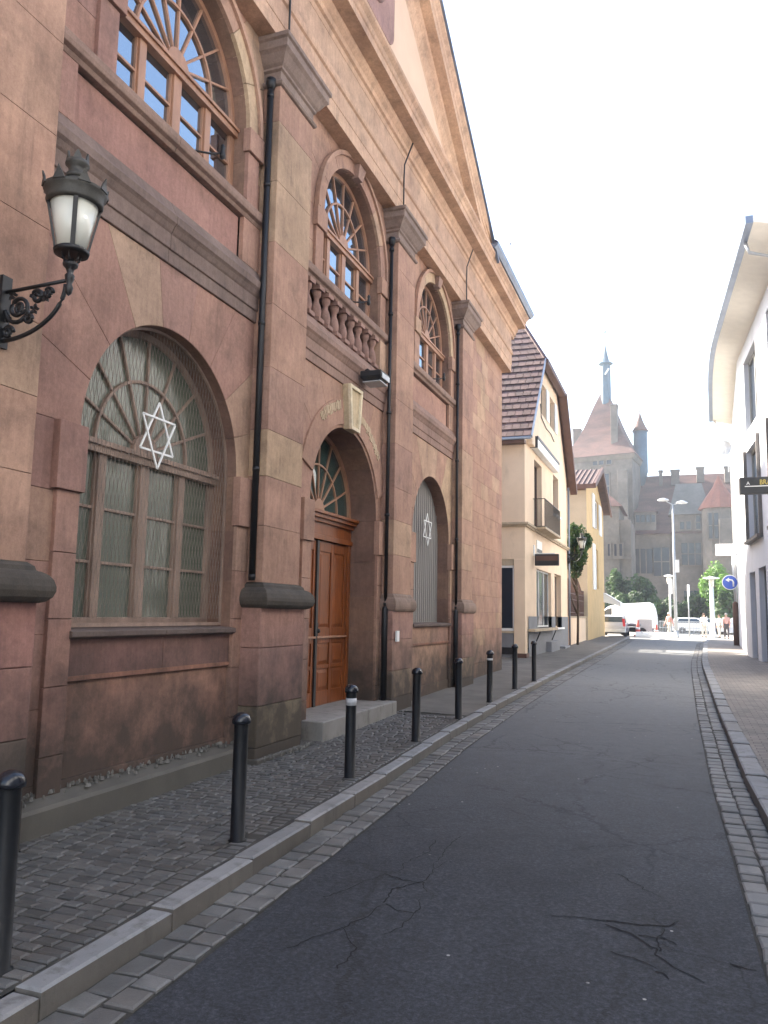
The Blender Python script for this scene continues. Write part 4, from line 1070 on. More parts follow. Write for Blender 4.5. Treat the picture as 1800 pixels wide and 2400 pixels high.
# balcony rail
rl = MB(); z0, z1 = 5.1, 6.15
for y in [30.2+i*.13 for i in range(32)]: rl.box(HX+.44, HX+.455, y-.006, y+.006, z0, z1)
for x in [HX+.05+.13*i for i in range(4)]:
    rl.box(x-.006, x+.006, 30.19, 30.205, z0, z1)
for z in (z0, z1): rl.box(HX+.43, HX+.465, 30.18, 34.25, z-.012, z+.012); rl.box(HX, HX+.465, 30.18, 30.21, z-.012, z+.012)
part(rl, 'railing', M['iron'], H1)
rl = MB(); rl.box(HX, HX+.48, 30.15, 34.3, 5.0, 5.08); part(rl, 'balcony_slab', M['cream_dark'], H1)
# awning cassette above the balcony
aw = MB(); aw.box(HX, HX+.28, 29.6, 35.3, 8.02, 8.42); a_ = part(aw, 'awning_box', M['white'], H1, .03)
aw = MB(); aw.box(HX+.28, HX+.31, 29.6, 35.3, 8.36, 8.46); aw.box(HX, HX+.3, 29.58, 29.6, 8.0, 8.44); part(aw, 'awning_rail', M['black'], a_)
aw = MB(); aw.box(HX, HX+.22, 28.9, 29.5, 8.0, 8.5); part(aw, 'corbel', M['cream'], H1, .02)
cb = MB(); cb.tube([(HX+.03, 31.9, 10.3), (HX+.03, 32.1, 9.8), (HX+.03, 33.4, 9.6), (HX+.03, 34.6, 9.65), (HX+.03, 35.6, 9.5)], .02, 5); part(cb, 'cable', M['black'], H1)
# roof: two steep tiled slopes with a half hip to the street
def tiled(mb, p00, p10, p11, p01, rows, cols, lift=.03):
    """courses of plain tiles between bottom edge p00-p10 and top edge p01-p11"""
    p00, p10, p11, p01 = map(Vector, (p00, p10, p11, p01)); n = (p10-p00).cross(p01-p00).normalized()
    if n.z < 0: n = -n
    for r in range(rows):
        v0, v1 = r/rows, min(1, (r+1.12)/rows)
        for c in range(cols):
            u0 = (c+(0.5 if r % 2 else 0))/cols; u1 = min(1, u0+1/cols-.06/cols)
            if u0 >= 1: continue
            if c == 0 and r % 2: pass
            q = lambda u, v: (p00.lerp(p10, u)).lerp(p01.lerp(p11, u), v)
            up = n*(lift+R.uniform(-.006, .014)); lo = n*.004; t = R.choice((.75, .85, .9, 1.0, 1.05)); t = (t*R.uniform(.97, 1.05), t, t*R.uniform(.97, 1.05))
            a, b, c_, d = q(u0, v0)+up, q(u1, v0)+up, q(u1, v1)+lo, q(u0, v1)+lo
            mb.hull([a, b, c_, d], [a-n*.02, b-n*.02, c_-n*.02, d-n*.02], t)
        if r % 2:
            q = lambda u, v: (p00.lerp(p10, u)).lerp(p01.lerp(p11, u), v); t = R.uniform(.5, 1)
            a, b, c_, d = q(0, v0)+n*.03, q(.44/cols, v0)+n*.03, q(.44/cols, v1)+lo, q(0, v1)+lo
            mb.hull([a, b, c_, d], [a-n*.02, b-n*.02, c_-n*.02, d-n*.02], t)
eX = -4.9; ey0 = 28.15; ez = pz-(pk-ey0)*sl; ey1 = 2*pk-ey0
hy0, hz = 31.5, pz-(pk-31.5)*sl; hx = -6.6
rf = MB()
rows = 26
# near slope as two bands: below and above the half-hip line
f_ = (hz-ez)/(pz-ez)
tiled(rf, (-16.2, ey0, ez), (eX, ey0, ez), (eX, hy0, hz), (-16.2, hy0, hz), 12, 38, .045)
tiled(rf, (-16.2, hy0, hz), (eX, hy0, hz), (hx, pk, pz), (-16.2, pk, pz), 9, 34, .045)
part(rf, 'roof', M['tile'], H1)
rf = MB(); u = .02
rf.face([(-16.2, ey0, ez-u), (eX, ey0, ez-u), (eX, hy0, hz-u), (hx, pk, pz-u), (-16.2, pk, pz-u)]); rf.face([(-16.2, ey1, ez), (eX, ey1, ez), (eX, 2*pk-hy0, hz), (hx, pk, pz), (-16.2, pk, pz)]); rf.face([(eX, hy0, hz), (eX, 2*pk-hy0, hz), (hx, pk, pz)])
part(rf, 'roof_boarding', M['brown'], H1, recalc=False)
rf = MB(); rf.bar((eX, hy0, hz+.02), (hx, pk, pz+.04), .14, .09); rf.bar((hx, pk, pz+.04), (-16.2, pk, pz+.04), .2, .1); part(rf, 'ridge_tiles', M['tile'], H1)
rf = MB(); rf.bar((eX+.02, ey0, ez-.02), (eX+.02, hy0, hz-.02), .04, .13); part(rf, 'verge_flashing', M['zinc'], H1)
rf = MB(); rf.bar((eX, 2*pk-hy0, hz-.08), (eX, ey1+.2, ez-.3), .32, .26); rf.bar((eX-.02, hy0, hz-.08), (eX-.02, 2*pk-hy0, hz-.08), .28, .2)
part(rf, 'fascia', M['brown'], H1); rf = MB(); rf.box(-16.2, HX+.05, ey0-.02, yA, ez-.22, ez-.1)
part(rf, 'fascia', M['brown'], H1)
rf = MB(); rf.tube([(-16.2, ey0-.05, ez-.06), (eX, ey0-.05, ez-.06)], .06, 8); part(rf, 'rain_gutter', M['zinc'], H1); rf = MB(); rf.tube([(HX+.1, yB-.06, ez-.1), (HX+.1, yB-.06, .35)], .045, 8); part(rf, 'downpipe', M['zinc'], H1)
for q_ in ((HX-.2, HX+.25, 33.0, 35.3, .1, .72), (HX, HX+.35, 36.3, 38.0, .1, .42)):
    sp_ = MB(); sp_.box(*q_); part(sp_, 'shop_step', M['grey_plaster'], H1, .02)
# projecting sign box of the shop
t = thing('sign', (HX+.1, 30.3, 3.7), 'small black box sign projecting from the cream house over its shop window', 'sign')
b = MB(); b.box(HX+.06, HX+.95, 30.2, 30.36, 3.62, 4.05); part(b, 'panel', M['black'], t, .01)
b = MB(); b.box(HX+.10, HX+.91, 30.185, 30.2, 3.80, 3.98); part(b, 'plate', M['brown'], t)
b = MB(); b.box(HX, HX+.8, 30.26, 30.30, 4.05, 4.09); b.box(HX, HX+.05, 30.2, 30.36, 4.0, 4.4); part(b, 'bracket', M['white'], t)
t = thing('notice_board', (HX+.02, 31.5, 4.3), 'tiny black board in a pale frame above the box sign of the cream house', 'board')
b = MB(); b.box(HX+.001, HX+.03, 30.9, 32.1, 4.16, 4.66); part(b, 'frame', M['white'], t); b = MB(); b.box(HX+.031, HX+.05, 31.0, 32.0, 4.18, 4.32); part(b, 'board', M['black'], t)

# ---------------------------------------------------------------- foliage
def foliage(mb, cx, cy, cz, rx, ry, rz, n, size, clumps=10, seed=1, flat=.5):
    r = random.Random(seed); cl = []
    for k in range(clumps):
        while True:
            p = Vector((r.uniform(-1, 1), r.uniform(-1, 1), r.uniform(-1, 1)))
            if p.length < 1: break
        p = p*.72; cl.append((Vector((cx+p.x*rx, cy+p.y*ry, cz+p.z*rz)), r.uniform(.28, .52), r.uniform(.1, .9)))
    for i in range(n):
        c, s, tn = cl[r.randrange(clumps)]
        d = Vector((r.gauss(0, 1), r.gauss(0, 1), r.gauss(0, 1))).normalized(); rr = s*(r.random()**.35)
        p = c+Vector((d.x*rx*rr, d.y*ry*rr, d.z*rz*rr))
        nrm = (d+Vector((r.gauss(0, .6), r.gauss(0, .6), r.gauss(.3, .6)))).normalized(); e1 = nrm.orthogonal().normalized(); e1.rotate(Matrix.Rotation(r.uniform(0, 6.28), 3, nrm)); e2 = nrm.cross(e1)
        a = size*r.uniform(.6, 1.3); b = a*.55; t = min(1, max(0, tn+r.uniform(-.3, .3)))
        mb.face([p-e1*a, p-e2*b, p+e1*a, p+e2*b], (t, t, t))
def tree(name, x, y, zg, h, rx, rz, label, n=2600, size=.16, seed=1, mat='leaf', trunk_h=None, cat='tree', group=None, ry=None, tk=1.0):
    t = thing(name, (x, y, zg), label, cat, group); r = random.Random(seed+50)
    cz = zg+h-rz; tb = MB(); th = cz-zg
    tb.tube([(x, y, zg-.1), (x+.05, y, zg+th*.4), (x-.05, y+.05, zg+th*.8), (x, y, cz+rz*.3)], [h*.03*tk, h*.024*tk, h*.018*tk, h*.008*tk], 8)
    for k in range(7):
        a = r.uniform(0, 6.28); z = zg+th*r.uniform(.3, .9); L = rx*r.uniform(.5, .8)
        tb.tube([(x, y, z), (x+math.cos(a)*L*.5, y+math.sin(a)*L*.5, z+rz*.3), (x+math.cos(a)*L, y+math.sin(a)*L, z+rz*.7)], [h*.012, h*.008, h*.003], 6)
    part(tb, 'trunk', M['bark'], t)
    fm = MB(); foliage(fm, x, y, cz, rx, ry or rx, rz, n, size, 13, seed); part(fm, 'crown', M[mat], t, recalc=False)
    return t

# ivy bush at the far corner of the cream house, lantern, gate, low wall
tree('climbing_shrub', -4.86, 40.8, .35, 6.15, .78, 1.35, 'dark green bushy climber at the far corner of the cream house', 7500, .08, 5, 'leaf', cat='shrub', tk=.35)
wall_lantern(HX+.03, 39.75, 4.75, 1, 'white paned lantern on a dark bracket beside the green climber of the cream house', 1.15)
t = thing('low_wall', (HX, 43.5, .3), 'low peach coloured wall between the cream and the ochre house', 'wall')
b = MB(); b.box(HX-.12, HX+.08, 39.9, 47.0, .1, 1.68); part(b, 'wall', M['cream'], t, .02)
b = MB(); b.box(HX-.16, HX+.12, 39.9, 47.0, 1.68, 1.76); part(b, 'coping', M['cream_dark'], t, .01)
t = thing('iron_fence', (HX, 43.5, 1.76), 'dark brown ornamental ironwork fence standing on the low peach wall', 'fence')
b = MB()
def ft(y): return 3.15+.75*max(0, 1-abs((y-42.3)/3.2)**2)
for i in range(70):
    y = 40.0+i*.1; b.box(HX-.03, HX-.01, y-.014, y+.014, 1.76, ft(y))
for z in (1.95, 2.6, 2.9): b.box(HX-.04, HX, 39.95, 46.95, z-.02, z+.02)
b.tube([(HX-.02, 40.0+i*.35, ft(40.0+i*.35)) for i in range(20)], .035, 6)
part(b, 'ironwork', M['brown'], t)
b = MB(); b.box(HX-.12, HX-.1, 40.0, 46.9, 1.76, 3.0); part(b, 'backing_sheet', M['brown'], t)

# ---------------------------------------------------------------- ochre house
X2 = -5.0; y0, y1 = 46.9, 57.5; pk2, pz2 = 51.6, 11.0
H2 = thing('ochre_house', (-9, 52, .4), 'tall narrow ochre house with white shutters where the street opens to the square', 'house')
wl = MB()
hs = [(51.2, 54.0, 7.35, 9.2), (51.2, 53.4, 3.5, 6.0)]
wallbox_with_holes(wl, X2, y0, y1, .2, 9.3, hs, .15)
wl.face([(X2, y0, 9.3), (X2, y1, 9.3), (X2, y1, 9.3), (X2, 56.2, 9.3), (X2, pk2, pz2-.1)][:2]+[(X2, pk2, pz2-.1)])
wl.face([(X2, y1, .2), (-14, y1, .2), (-14, y1, 9.3), (X2, y1, 9.3)]); wl.face([(-14, y0, .2), (-14, y1, .2), (-14, y1, 9.3), (-14, pk2, pz2), (-14, y0, 9.3)])
part(wl, 'wall', M['ochre'], H2, recalc=False)
wl = MB(); wl.face([(X2, y0, .2), (-14, y0, .2), (-14, y0, 9.3), (X2, y0, 9.3)])
part(wl, 'side_wall', basic('grey_beige_render', (.42, .36, .27), .9, .15, 1.0, 60, .2), H2, recalc=False)
rf = MB()
for s, ye in ((-1, y0-.35), (1, y1+.4)):
    a, b = ye, pk2; zz = 9.25 if s < 0 else 8.95
    for k in range(34):      # pantile ribs running down the slope
        x = -4.6-k*.28; rf.hull([(x-.12, a, zz), (x, a, zz+.09), (x+.12, a, zz)], [(x-.12, b, pz2), (x, b, pz2+.09), (x+.12, b, pz2)], R.uniform(.6, 1.1))
    rf.hull([(-4.5, a, zz-.1), (-14.3, a, zz-.1), (-14.3, a, zz+.03), (-4.5, a, zz+.03)], [(-4.5, b, pz2-.1), (-14.3, b, pz2-.1), (-14.3, b, pz2+.03), (-4.5, b, pz2+.03)], .7)
part(rf, 'roof', M['tile'], H2)
rf = MB(); rf.bar((-4.48, y0-.4, 9.2), (-4.48, pk2, pz2), .12, .3); rf.bar((-4.48, pk2, pz2), (-4.48, y1+.5, 8.85), .12, .3); rf.box(-14, -4.5, y0-.45, y0-.33, 9.05, 9.3); rf.box(-14, X2, y0-.3, y0-.001, 9.0, 9.1); part(rf, 'fascia', M['brown'], H2)
for (a, b, c, d) in hs:
    window_at(H2, X2, a, b, c, d, 'white', 'glass_far', 2, 1, .1)
for (a, b, c, d) in ((49.9, 51.15, 7.2, 9.3), (54.05, 55.5, 7.1, 9.1), (49.8, 51.1, 3.4, 6.2)):
    s_ = MB(); s_.box(X2+.01, X2+.08, a, b, c, d)
    for k in range(14): s_.box(X2+.08, X2+.09, a+.08, b-.08, c+.1+k*(d-c-.2)/14, c+.15+k*(d-c-.2)/14)
    part(s_, 'shutter', M['white'], H2)
t = thing('awning', (X2, 57.0, 3.2), 'small white scalloped awning past the ochre house at the corner of the square', 'awning')
b = MB(); b.hull([(X2+.02, 56.6, 3.4), (X2+.02, 59.2, 3.4), (X2+.02, 59.2, 3.36), (X2+.02, 56.6, 3.36)], [(X2+1.1, 56.6, 2.75), (X2+1.1, 59.2, 2.75), (X2+1.1, 59.2, 2.71), (X2+1.1, 56.6, 2.71)])
b.hull([(X2+.02, 56.6, 3.38), (X2+.02, 56.6, 2.75), (X2+1.1, 56.6, 2.5), (X2+1.1, 56.6, 2.74)], [(X2+.02, 56.63, 3.38), (X2+.02, 56.63, 2.75), (X2+1.1, 56.63, 2.5), (X2+1.1, 56.63, 2.74)])
part(b, 'canopy', M['white'], t)
b = MB(); b.box(X2+1.08, X2+1.11, 56.6, 59.2, 2.4, 2.73); part(b, 'valance', M['white'], t)

# ---------------------------------------------------------------- white building on the right
M['taupe'] = basic('taupe_frames', (.17, .15, .135), .6, .3)
RB = thing('white_building', (7, 30, .3), 'tall white rendered building with a deep cream eaves soffit along the right pavement', 'building')
FP = [(3.15, -26.0), (3.17, 22.0), (2.44, 35.8), (2.86, 47.5)]      # street line of the wall, from near to far
def seg_frame(a, b):
    a = Vector((a[0], a[1])); b = Vector((b[0], b[1])); d = (b-a); L = d.length; d /= L; n = Vector((-d.y, d.x)); return a, d, n, L
def rwall(mb, a, b, z0, z1, holes, th=.3):
    A, d, n, L = seg_frame(a, b)
    ys = sorted({0, L, *[h[0] for h in holes], *[h[1] for h in holes]}); zz = sorted({z0, z1, *[h[2] for h in holes], *[h[3] for h in holes]})
    pt = lambda s, z, o=0: (A.x+d.x*s+n.x*o, A.y+d.y*s+n.y*o, z)
    for p, q in zip(ys, ys[1:]):
        for c, e in zip(zz, zz[1:]):
            if any(h[0] < (p+q)/2 < h[1] and h[2] < (c+e)/2 < h[3] for h in holes): continue
            mb.face([pt(p, c), pt(q, c), pt(q, e), pt(p, e)])
    for (p, q, c, e) in holes:
        mb.face([pt(p, c), pt(p, c, -th), pt(p, e, -th), pt(p, e)]); mb.face([pt(q, c), pt(q, c, -th), pt(q, e, -th), pt(q, e)])
        mb.face([pt(p, c), pt(q, c), pt(q, c, -th), pt(p, c, -th)]); mb.face([pt(p, e), pt(q, e), pt(q, e, -th), pt(p, e, -th)])
    return pt
ZE = 12.75
wl = MB()
A, d, n, L2 = seg_frame(FP[1], FP[2])
s_of = lambda Y: (Y-FP[1][1])/d.y
H_near = []
for Yc in (30.7, 25.0):
    H_near += [(s_of(Yc)-.1, s_of(Yc)+3.2, 4.75, 8.25)]
    H_near += [(s_of(Yc)-.1, s_of(Yc)+3.1, 9.0, 11.8)]
H_near += [(s_of(30.2), s_of(31.9), -.2, 3.6), (s_of(32.8), s_of(34.3), -.2, 3.55), (s_of(24), s_of(27), .9, 3.6)]
H1_ = [(26+y, 26+y+w_, a, b) for y in (18, 12, 6, 0, -7) for w_, a, b in ((2.4, 4.75, 8.25), (2.4, 9.0, 11.8), (2.4, .9, 3.6))]
p1 = rwall(wl, FP[0], FP[1], -.4, ZE, H1_)  # unseen near stretch, lengthened and set closer to shade the street
p2 = rwall(wl, FP[1], FP[2], -.4, ZE, H_near)
p3 = rwall(wl, FP[2], FP[3], -.4, ZE, [(2.2, 3.3, 5.2, 8.0), (6.2, 7.3, 5.2, 8.0), (2.2, 3.3, 9.3, 11.3)])
far = FP[3]
wl.face([(far[0], far[1], -.4), (14, far[1]+1, -.4), (14, far[1]+1, ZE), (far[0], far[1], ZE)])
wl.face([(FP[0][0], -26, -.4), (14, -26, -.4), (14, -26, ZE), (FP[0][0], -26, ZE)]); wl.face([(14, -26, -.4), (14, far[1]+1, -.4), (14, far[1]+1, ZE), (14, -26, ZE)])
part(wl, 'wall', M['white_plaster'], RB, recalc=False)
def rwin(pt, s0, s1, z0, z1, mat='cream_dark', rec=.18):
    f = MB()
    def bx(a, b, c, e, o0, o1): f.hull([pt(a, c, -o0), pt(b, c, -o0), pt(b, c, -o1), pt(a, c, -o1)], [pt(a, e, -o0), pt(b, e, -o0), pt(b, e, -o1), pt(a, e, -o1)])
    m = (s0+s1)/2
    for a, b, c, e in ((s0, s0+.1, z0, z1), (s1-.1, s1, z0, z1), (m-.06, m+.06, z0, z1), (s0, s1, z0, z0+.1), (s0, s1, z1-.1, z1)): bx(a, b, c, e, rec, rec+.08)
    w = part(f, 'window', M[mat], RB); g = MB(); g.hull([pt(s0, z0, -rec-.05), pt(s1, z0, -rec-.05), pt(s1, z0, -rec-.06), pt(s0, z0, -rec-.06)], [pt(s0, z1, -rec-.05), pt(s1, z1, -rec-.05), pt(s1, z1, -rec-.06), pt(s0, z1, -rec-.06)])
    part(g, 'pane', M['glass_far'], w); return w
for h in H1_: rwin(p1, *h, 'louvre')
for h in H_near: rwin(p2, *h, 'grey_plaster' if h[2] < 0 else 'louvre')
for h in [(2.2, 3.3, 5.2, 8.0), (6.2, 7.3, 5.2, 8.0), (2.2, 3.3, 9.3, 11.3)]: rwin(p3, *h)
for Yc in (30.7, 25.0):    # projecting frames and sills
    f = MB(); s0, s1 = s_of(Yc)-.1, s_of(Yc)+3.2
    def bx(a, b, c, e, o0, o1): f.hull([p2(a, c, o0), p2(b, c, o0), p2(b, c, o1), p2(a, c, o1)], [p2(a, e, o0), p2(b, e, o0), p2(b, e, o1), p2(a, e, o1)])
    bx(s0-.12, s0-.01, 4.7, 8.3, -.02, .12); bx(s1+.01, s1+.12, 4.7, 8.3, -.02, .12); bx(s0-.12, s1+.12, 4.63, 4.74, -.02, .2)
    part(f, 'window_surround', M['taupe'], RB)
# eaves: soffit, zinc fascia, bending with the wall; roof behind
EO = .95
def off_poly(pts, o):
    out = []
    for i, p in enumerate(pts):
        ns = []
        if i > 0: ns.append(seg_frame(pts[i-1], p)[2])
        if i < len(pts)-1: ns.append(seg_frame(p, pts[i+1])[2])
        nn = sum(ns, Vector((0, 0)))/len(ns); nn = nn/nn.length_squared if len(ns) > 1 else nn
        out.append((p[0]+nn.x*o, p[1]+nn.y*o))
    return out
# smooth the bend
E0 = off_poly(FP, -.1); E1 = off_poly(FP, EO)
def fillet(pts):
    o = [pts[0], pts[1]]
    a, b, c = map(lambda q: Vector((q[0], q[1])), pts[1:4]); p0 = b.lerp(a, .22); p2_ = b.lerp(c, .45)
    for k in range(9):
        t = k/8; q = p0.lerp(b, t).lerp(b.lerp(p2_, t), t); o.append((q.x, q.y))
    o.append(pts[3]); return o
F0, F1 = fillet(E0), fillet(E1)
def cutnear(F, y=23.3):
    a, b = Vector(F[1]), Vector(F[2]); q = a.lerp(b, (y-a.y)/(b.y-a.y)); return [tuple(q)]+F[2:]
F0, F1 = cutnear(F0), cutnear(F1)
sf = MB()
for (a, b), (c, e) in zip(zip(F0, F0[1:]), zip(F1, F1[1:])): 
    sf.face([(*a, ZE-.28), (*b, ZE-.28), (*e, ZE), (*c, ZE)], None, True)
part(sf, 'soffit', M['soffit'], RB, recalc=False)
sf = MB()
F2 = cutnear(fillet(off_poly(FP, EO+.2))); 
sf.loft([[(*a, ZE-.02), (*b, ZE-.02), (*b, ZE+.2), (*a, ZE+.2)] for a, b in zip(F1, F2)], None, False)
part(sf, 'rain_gutter', M['zinc'], RB)
sf = MB()
for (a, b) in zip(F1, F1[1:]): sf.face([(*a, ZE+.12), (*b, ZE+.12), (9, b[1], ZE+4.0), (9, a[1], ZE+4.0)])
sf.face([(*F1[-1], ZE+.12), (9, F1[-1][1], ZE+4), (14, F1[-1][1], ZE)])
ge = MB(); ge.face([(*F1[0], ZE+.12), (9, F1[0][1]-.01, ZE+4), (9, F1[0][1]-.01, ZE), (*F0[0], ZE-.28), (*F1[0], ZE)]); part(ge, 'gable_end', M['soffit'], RB, recalc=False)
sf.face([(3.0, F1[0][1], ZE), (3.0, -26, ZE), (9, -26, ZE+2.4), (9, F1[0][1], ZE+2.4)])
part(sf, 'roof', M['tile_red'], RB, recalc=False)
# downpipe with swan neck at the far corner, one on the near part
q = p3(11.0, 0, 0); e = F1[-1]
dp = MB(); dp.tube([(e[0]+.05, e[1]-.3, ZE-.05), (e[0]+.25, e[1]-.4, ZE-.45), (far[0]-.12, far[1]-.5, ZE-.75), (far[0]-.12, far[1]-.5, 1.8)], .06, 8)
part(dp, 'downpipe', M['white'], RB)
dp = MB(); a = p2(s_of(24.6), 0, 1.0); b_ = p2(s_of(24.6), 0, .1); dp.tube([(a[0], a[1], ZE-.05), (a[0]+.1, a[1], ZE-.35), (b_[0], b_[1], ZE-.6), (b_[0], b_[1], .3)], .055, 8)
part(dp, 'downpipe', M['galv'], RB)
# brown corner post and pole
t = thing('corner_post', (2.78, 46.6, .4), 'dark red brown post standing at the far corner of the white building', 'post')
b = MB(); b.lathe([(.14, 0), (.14, 2.2), (.1, 2.25), (.06, 2.3)], 2.66, 46.4, 12, None, True, .38); part(b, 'post', M['brown'], t)
b = MB(); b.tube([(2.66, 46.4, 2.6), (2.60, 46.4, 5.2)], .05, 8); part(b, 'pole', M['galv'], t)
# blue round sign with white arrow
bs = P(1711, 1365, 46.0)
t = thing('road_sign', (bs.x, bs.y, bs.z), 'round blue road sign with a white turning arrow on the pole beside the white building', 'road sign')
b = MB(); n = 28; b.hull([(bs.x+.40*math.cos(2*PI*k/n), bs.y+.02, bs.z+.40*math.sin(2*PI*k/n)) for k in range(n)], [(bs.x+.40*math.cos(2*PI*k/n), bs.y, bs.z+.40*math.sin(2*PI*k/n)) for k in range(n)]); part(b, 'rim', M['white'], t)
b = MB(); b.hull([(bs.x+.355*math.cos(2*PI*k/n), bs.y-.001, bs.z+.355*math.sin(2*PI*k/n)) for k in range(n)], [(bs.x+.355*math.cos(2*PI*k/n), bs.y-.01, bs.z+.355*math.sin(2*PI*k/n)) for k in range(n)]); pn = part(b, 'plate', M['blue_sign'], t)
b = MB()
yy = bs.y-.011
arc = [(bs.x+.14-.0*i, 0, 0) for i in range(1)]
b.tube([(bs.x+.16, yy, bs.z-.22), (bs.x+.16, yy, bs.z+.02), (bs.x+.10, yy, bs.z+.12), (bs.x-.04, yy, bs.z+.14)], .045, 6)
b.hull([(bs.x-.04, yy, bs.z+.25), (bs.x-.23, yy, bs.z+.13), (bs.x-.04, yy, bs.z+.01)], [(bs.x-.04, yy-.012, bs.z+.25), (bs.x-.23, yy-.012, bs.z+.13), (bs.x-.04, yy-.012, bs.z+.01)])
part(b, 'arrow', M['white'], pn)
# projecting signs
Y = 22.5
a = P(1733, 1119, Y); c = P(1733, 1158, Y)
t = thing('sign', (a.x+.8, Y, a.z), 'long black box sign with gold lettering on the white building', 'sign')
x0, x1, z0, z1 = a.x, 3.12, c.z, a.z
b = MB(); b.box(x0, x1, Y, Y+.22, z0, z1); pn = part(b, 'box', M['black'], t, .015)
h = z1-z0
b = MB(); b.box(x0+.12, x1-.1, Y-.012, Y, z0+h*.42, z0+h*.44+.012); part(b, 'rule', M['white'], t)
text_mesh('lettering', 'BRASSERIE', h*.42, M['gold'], t, frame_matrix((x0+.80, Y-.004, z0+h*.66), (1, 0, 0), (0, 0, 1)), .004, .78)
text_mesh('emblem', 'A', h*.28, M['white'], t, frame_matrix((x0+.20, Y-.004, z0+h*.62), (1, 0, 0), (0, 0, 1)), .004)
Y = 44.0; a = P(1677, 1275, Y); c = P(1717, 1302, Y)
t = thing('sign', (c.x, Y, a.z), 'plain white sign box jutting out above the bright green tree', 'sign')
b = MB(); b.box(a.x, 2.72, Y, Y+.25, c.z, a.z); part(b, 'box', M['white'], t, .02)
b = MB(); b.box(a.x+.1, 2.6, Y-.01, Y, c.z+.22, c.z+.24); part(b, 'seam', M['reflector'], t)
lp = P(1700, 1050, 46.0)
t = thing('satellite_dish', (lp.x, lp.y, lp.z), 'grey mesh dish on a bracket high at the far corner of the white building', 'dish')
b = MB(); b.loft([[(lp.x+.1-r*.5*math.sin(1), lp.y-.2+q+.0, lp.z) for _ in range(1)] for r, q in ((0, 0),)] and [[(lp.x-.05+rr*math.cos(2*PI*k/20), lp.y-dd, lp.z+rr*1.1*math.sin(2*PI*k/20)) for k in range(20)] for rr, dd in ((.02, 0), (.18, .03), (.32, .09), (.36, .13))], None, True, False)
part(b, 'dish', M['galv'], t, recalc=False)
b = MB(); b.tube([(lp.x, lp.y, lp.z), (lp.x+.45, lp.y+.1, lp.z-.05)], .03, 6); b.box(lp.x+.1, lp.x+.16, lp.y, lp.y+.1, lp.z-1.3, lp.z-.2); b.tube([(lp.x, lp.y-.1, lp.z-.3), (lp.x-.02, lp.y-.35, lp.z)], .015, 5); part(b, 'bracket', M['galv'], t)

# ---------------------------------------------------------------- castle beyond the square
CY = 110.0
def pz_(y, Y=CY, x=1600): return P(x, y, Y).z
def px_(x, Y=CY, y=1300): return P(x, y, Y).x
zg = .5
CT = thing('castle_tower', (px_(1410), CY+6, zg), 'big square stone tower with steep flared red roof and blue spire beyond the square', 'tower')
# tower turned so that its right corner faces the street
cA = P(1326, 1090, CY+1); cB = P(1481, 1056, CY-1); cC = P(1510, 1082, CY+9)
zt = cB.z
pA, pB, pC = Vector((cA.x, cA.y)), Vector((cB.x, cB.y)), Vector((cC.x, cC.y))
pD = pA+(pC-pB)
ring4 = [pA, pB, pC, pD]
ctr = sum(ring4, Vector((0, 0)))/4
wl = MB(); wl.hull([(p.x, p.y, 0) for p in ring4], [(p.x, p.y, zt) for p in ring4]); part(wl, 'wall', M['castle'], CT)
def sc(k, z): return [(ctr.x+(p.x-ctr.x)*k, ctr.y+(p.y-ctr.y)*k, z) for p in ring4]
zr1 = P(1420, 893, CY).z
rf = MB(); n = 9; hs_ = zr1-zt
rings = []
for i in range(n+1):
    t = i/n; k = 1.10*(1-t)**1.0*(1-.16*math.sin(PI*t)) + .095*t; rings.append(sc(k, zt-.35+hs_*t))
rf.loft(rings, None, False); part(rf, 'roof', M['tile_red'], CT)
cm = MB(); cm.hull(sc(1.03, zt-1.0), sc(1.08, zt-.4)); part(cm, 'cornice', M['castle'], CT)
# spire lantern
sx, sy = ctr.x+.1, ctr.y-.8; sx = P(1420, 900, sy).x
z0, z1, z2 = P(1420, 925, sy).z, P(1420, 853, sy).z, P(1420, 807, sy).z
b = MB(); b.lathe([(.72, z0-1.5), (.66, z1)], sx, sy, 6, None, False); so = part(b, 'spire_drum', M['copper'], CT)
b = MB(); b.lathe([(.7, z1-.2), (1.05, z1-.05), (1.05, z1+.05), (.55, z1+.3), (.28, z1+(z2-z1)*.5), (.02, z2)], sx, sy, 8, None, False); part(b, 'spire', M['copper'], CT)
zb = P(1420, 778, sy).z
b = MB(); b.tube([(sx, sy, z2-.1), (sx, sy, zb)], .022, 5); b.lathe([(.0, -.16), (.12, -.1), (.16, 0), (.12, .1), (0, .16)], sx, sy, 8, None, True, zb); part(b, 'finial', M['iron'], CT)
b = MB(); ys_ = sy-.75; q = P(1422, 872, ys_); b.bar((q.x-.25, ys_, q.z-.35), (q.x+.3, ys_, q.z+.5), .3, .2); part(b, 'clock_hand', M['white'], CT)
# corner turret
tx, ty = pC.x*.7+pB.x*.3, (pC.y*.7+pB.y*.3); tx = P(1501, 1040, ty).x
za, zc_, zd = P(1500, 1090, ty).z, P(1500, 1010, ty).z, P(1497, 965, ty).z
b = MB(); b.lathe([(.4, za-3), (.95, za-1.0), (.95, zc_)], tx, ty, 10, None, True); part(b, 'turret', M['copper'], CT)
b = MB(); b.lathe([(1.15, zc_-.1), (.75, zc_+.6), (.35, zc_+1.6), (.02, zd)], tx, ty, 10, None, True); b.lathe([(0, -.1), (.14, 0), (0, .2)], tx, ty, 8, None, True, zd); part(b, 'turret_roof', M['tile_red'], CT)
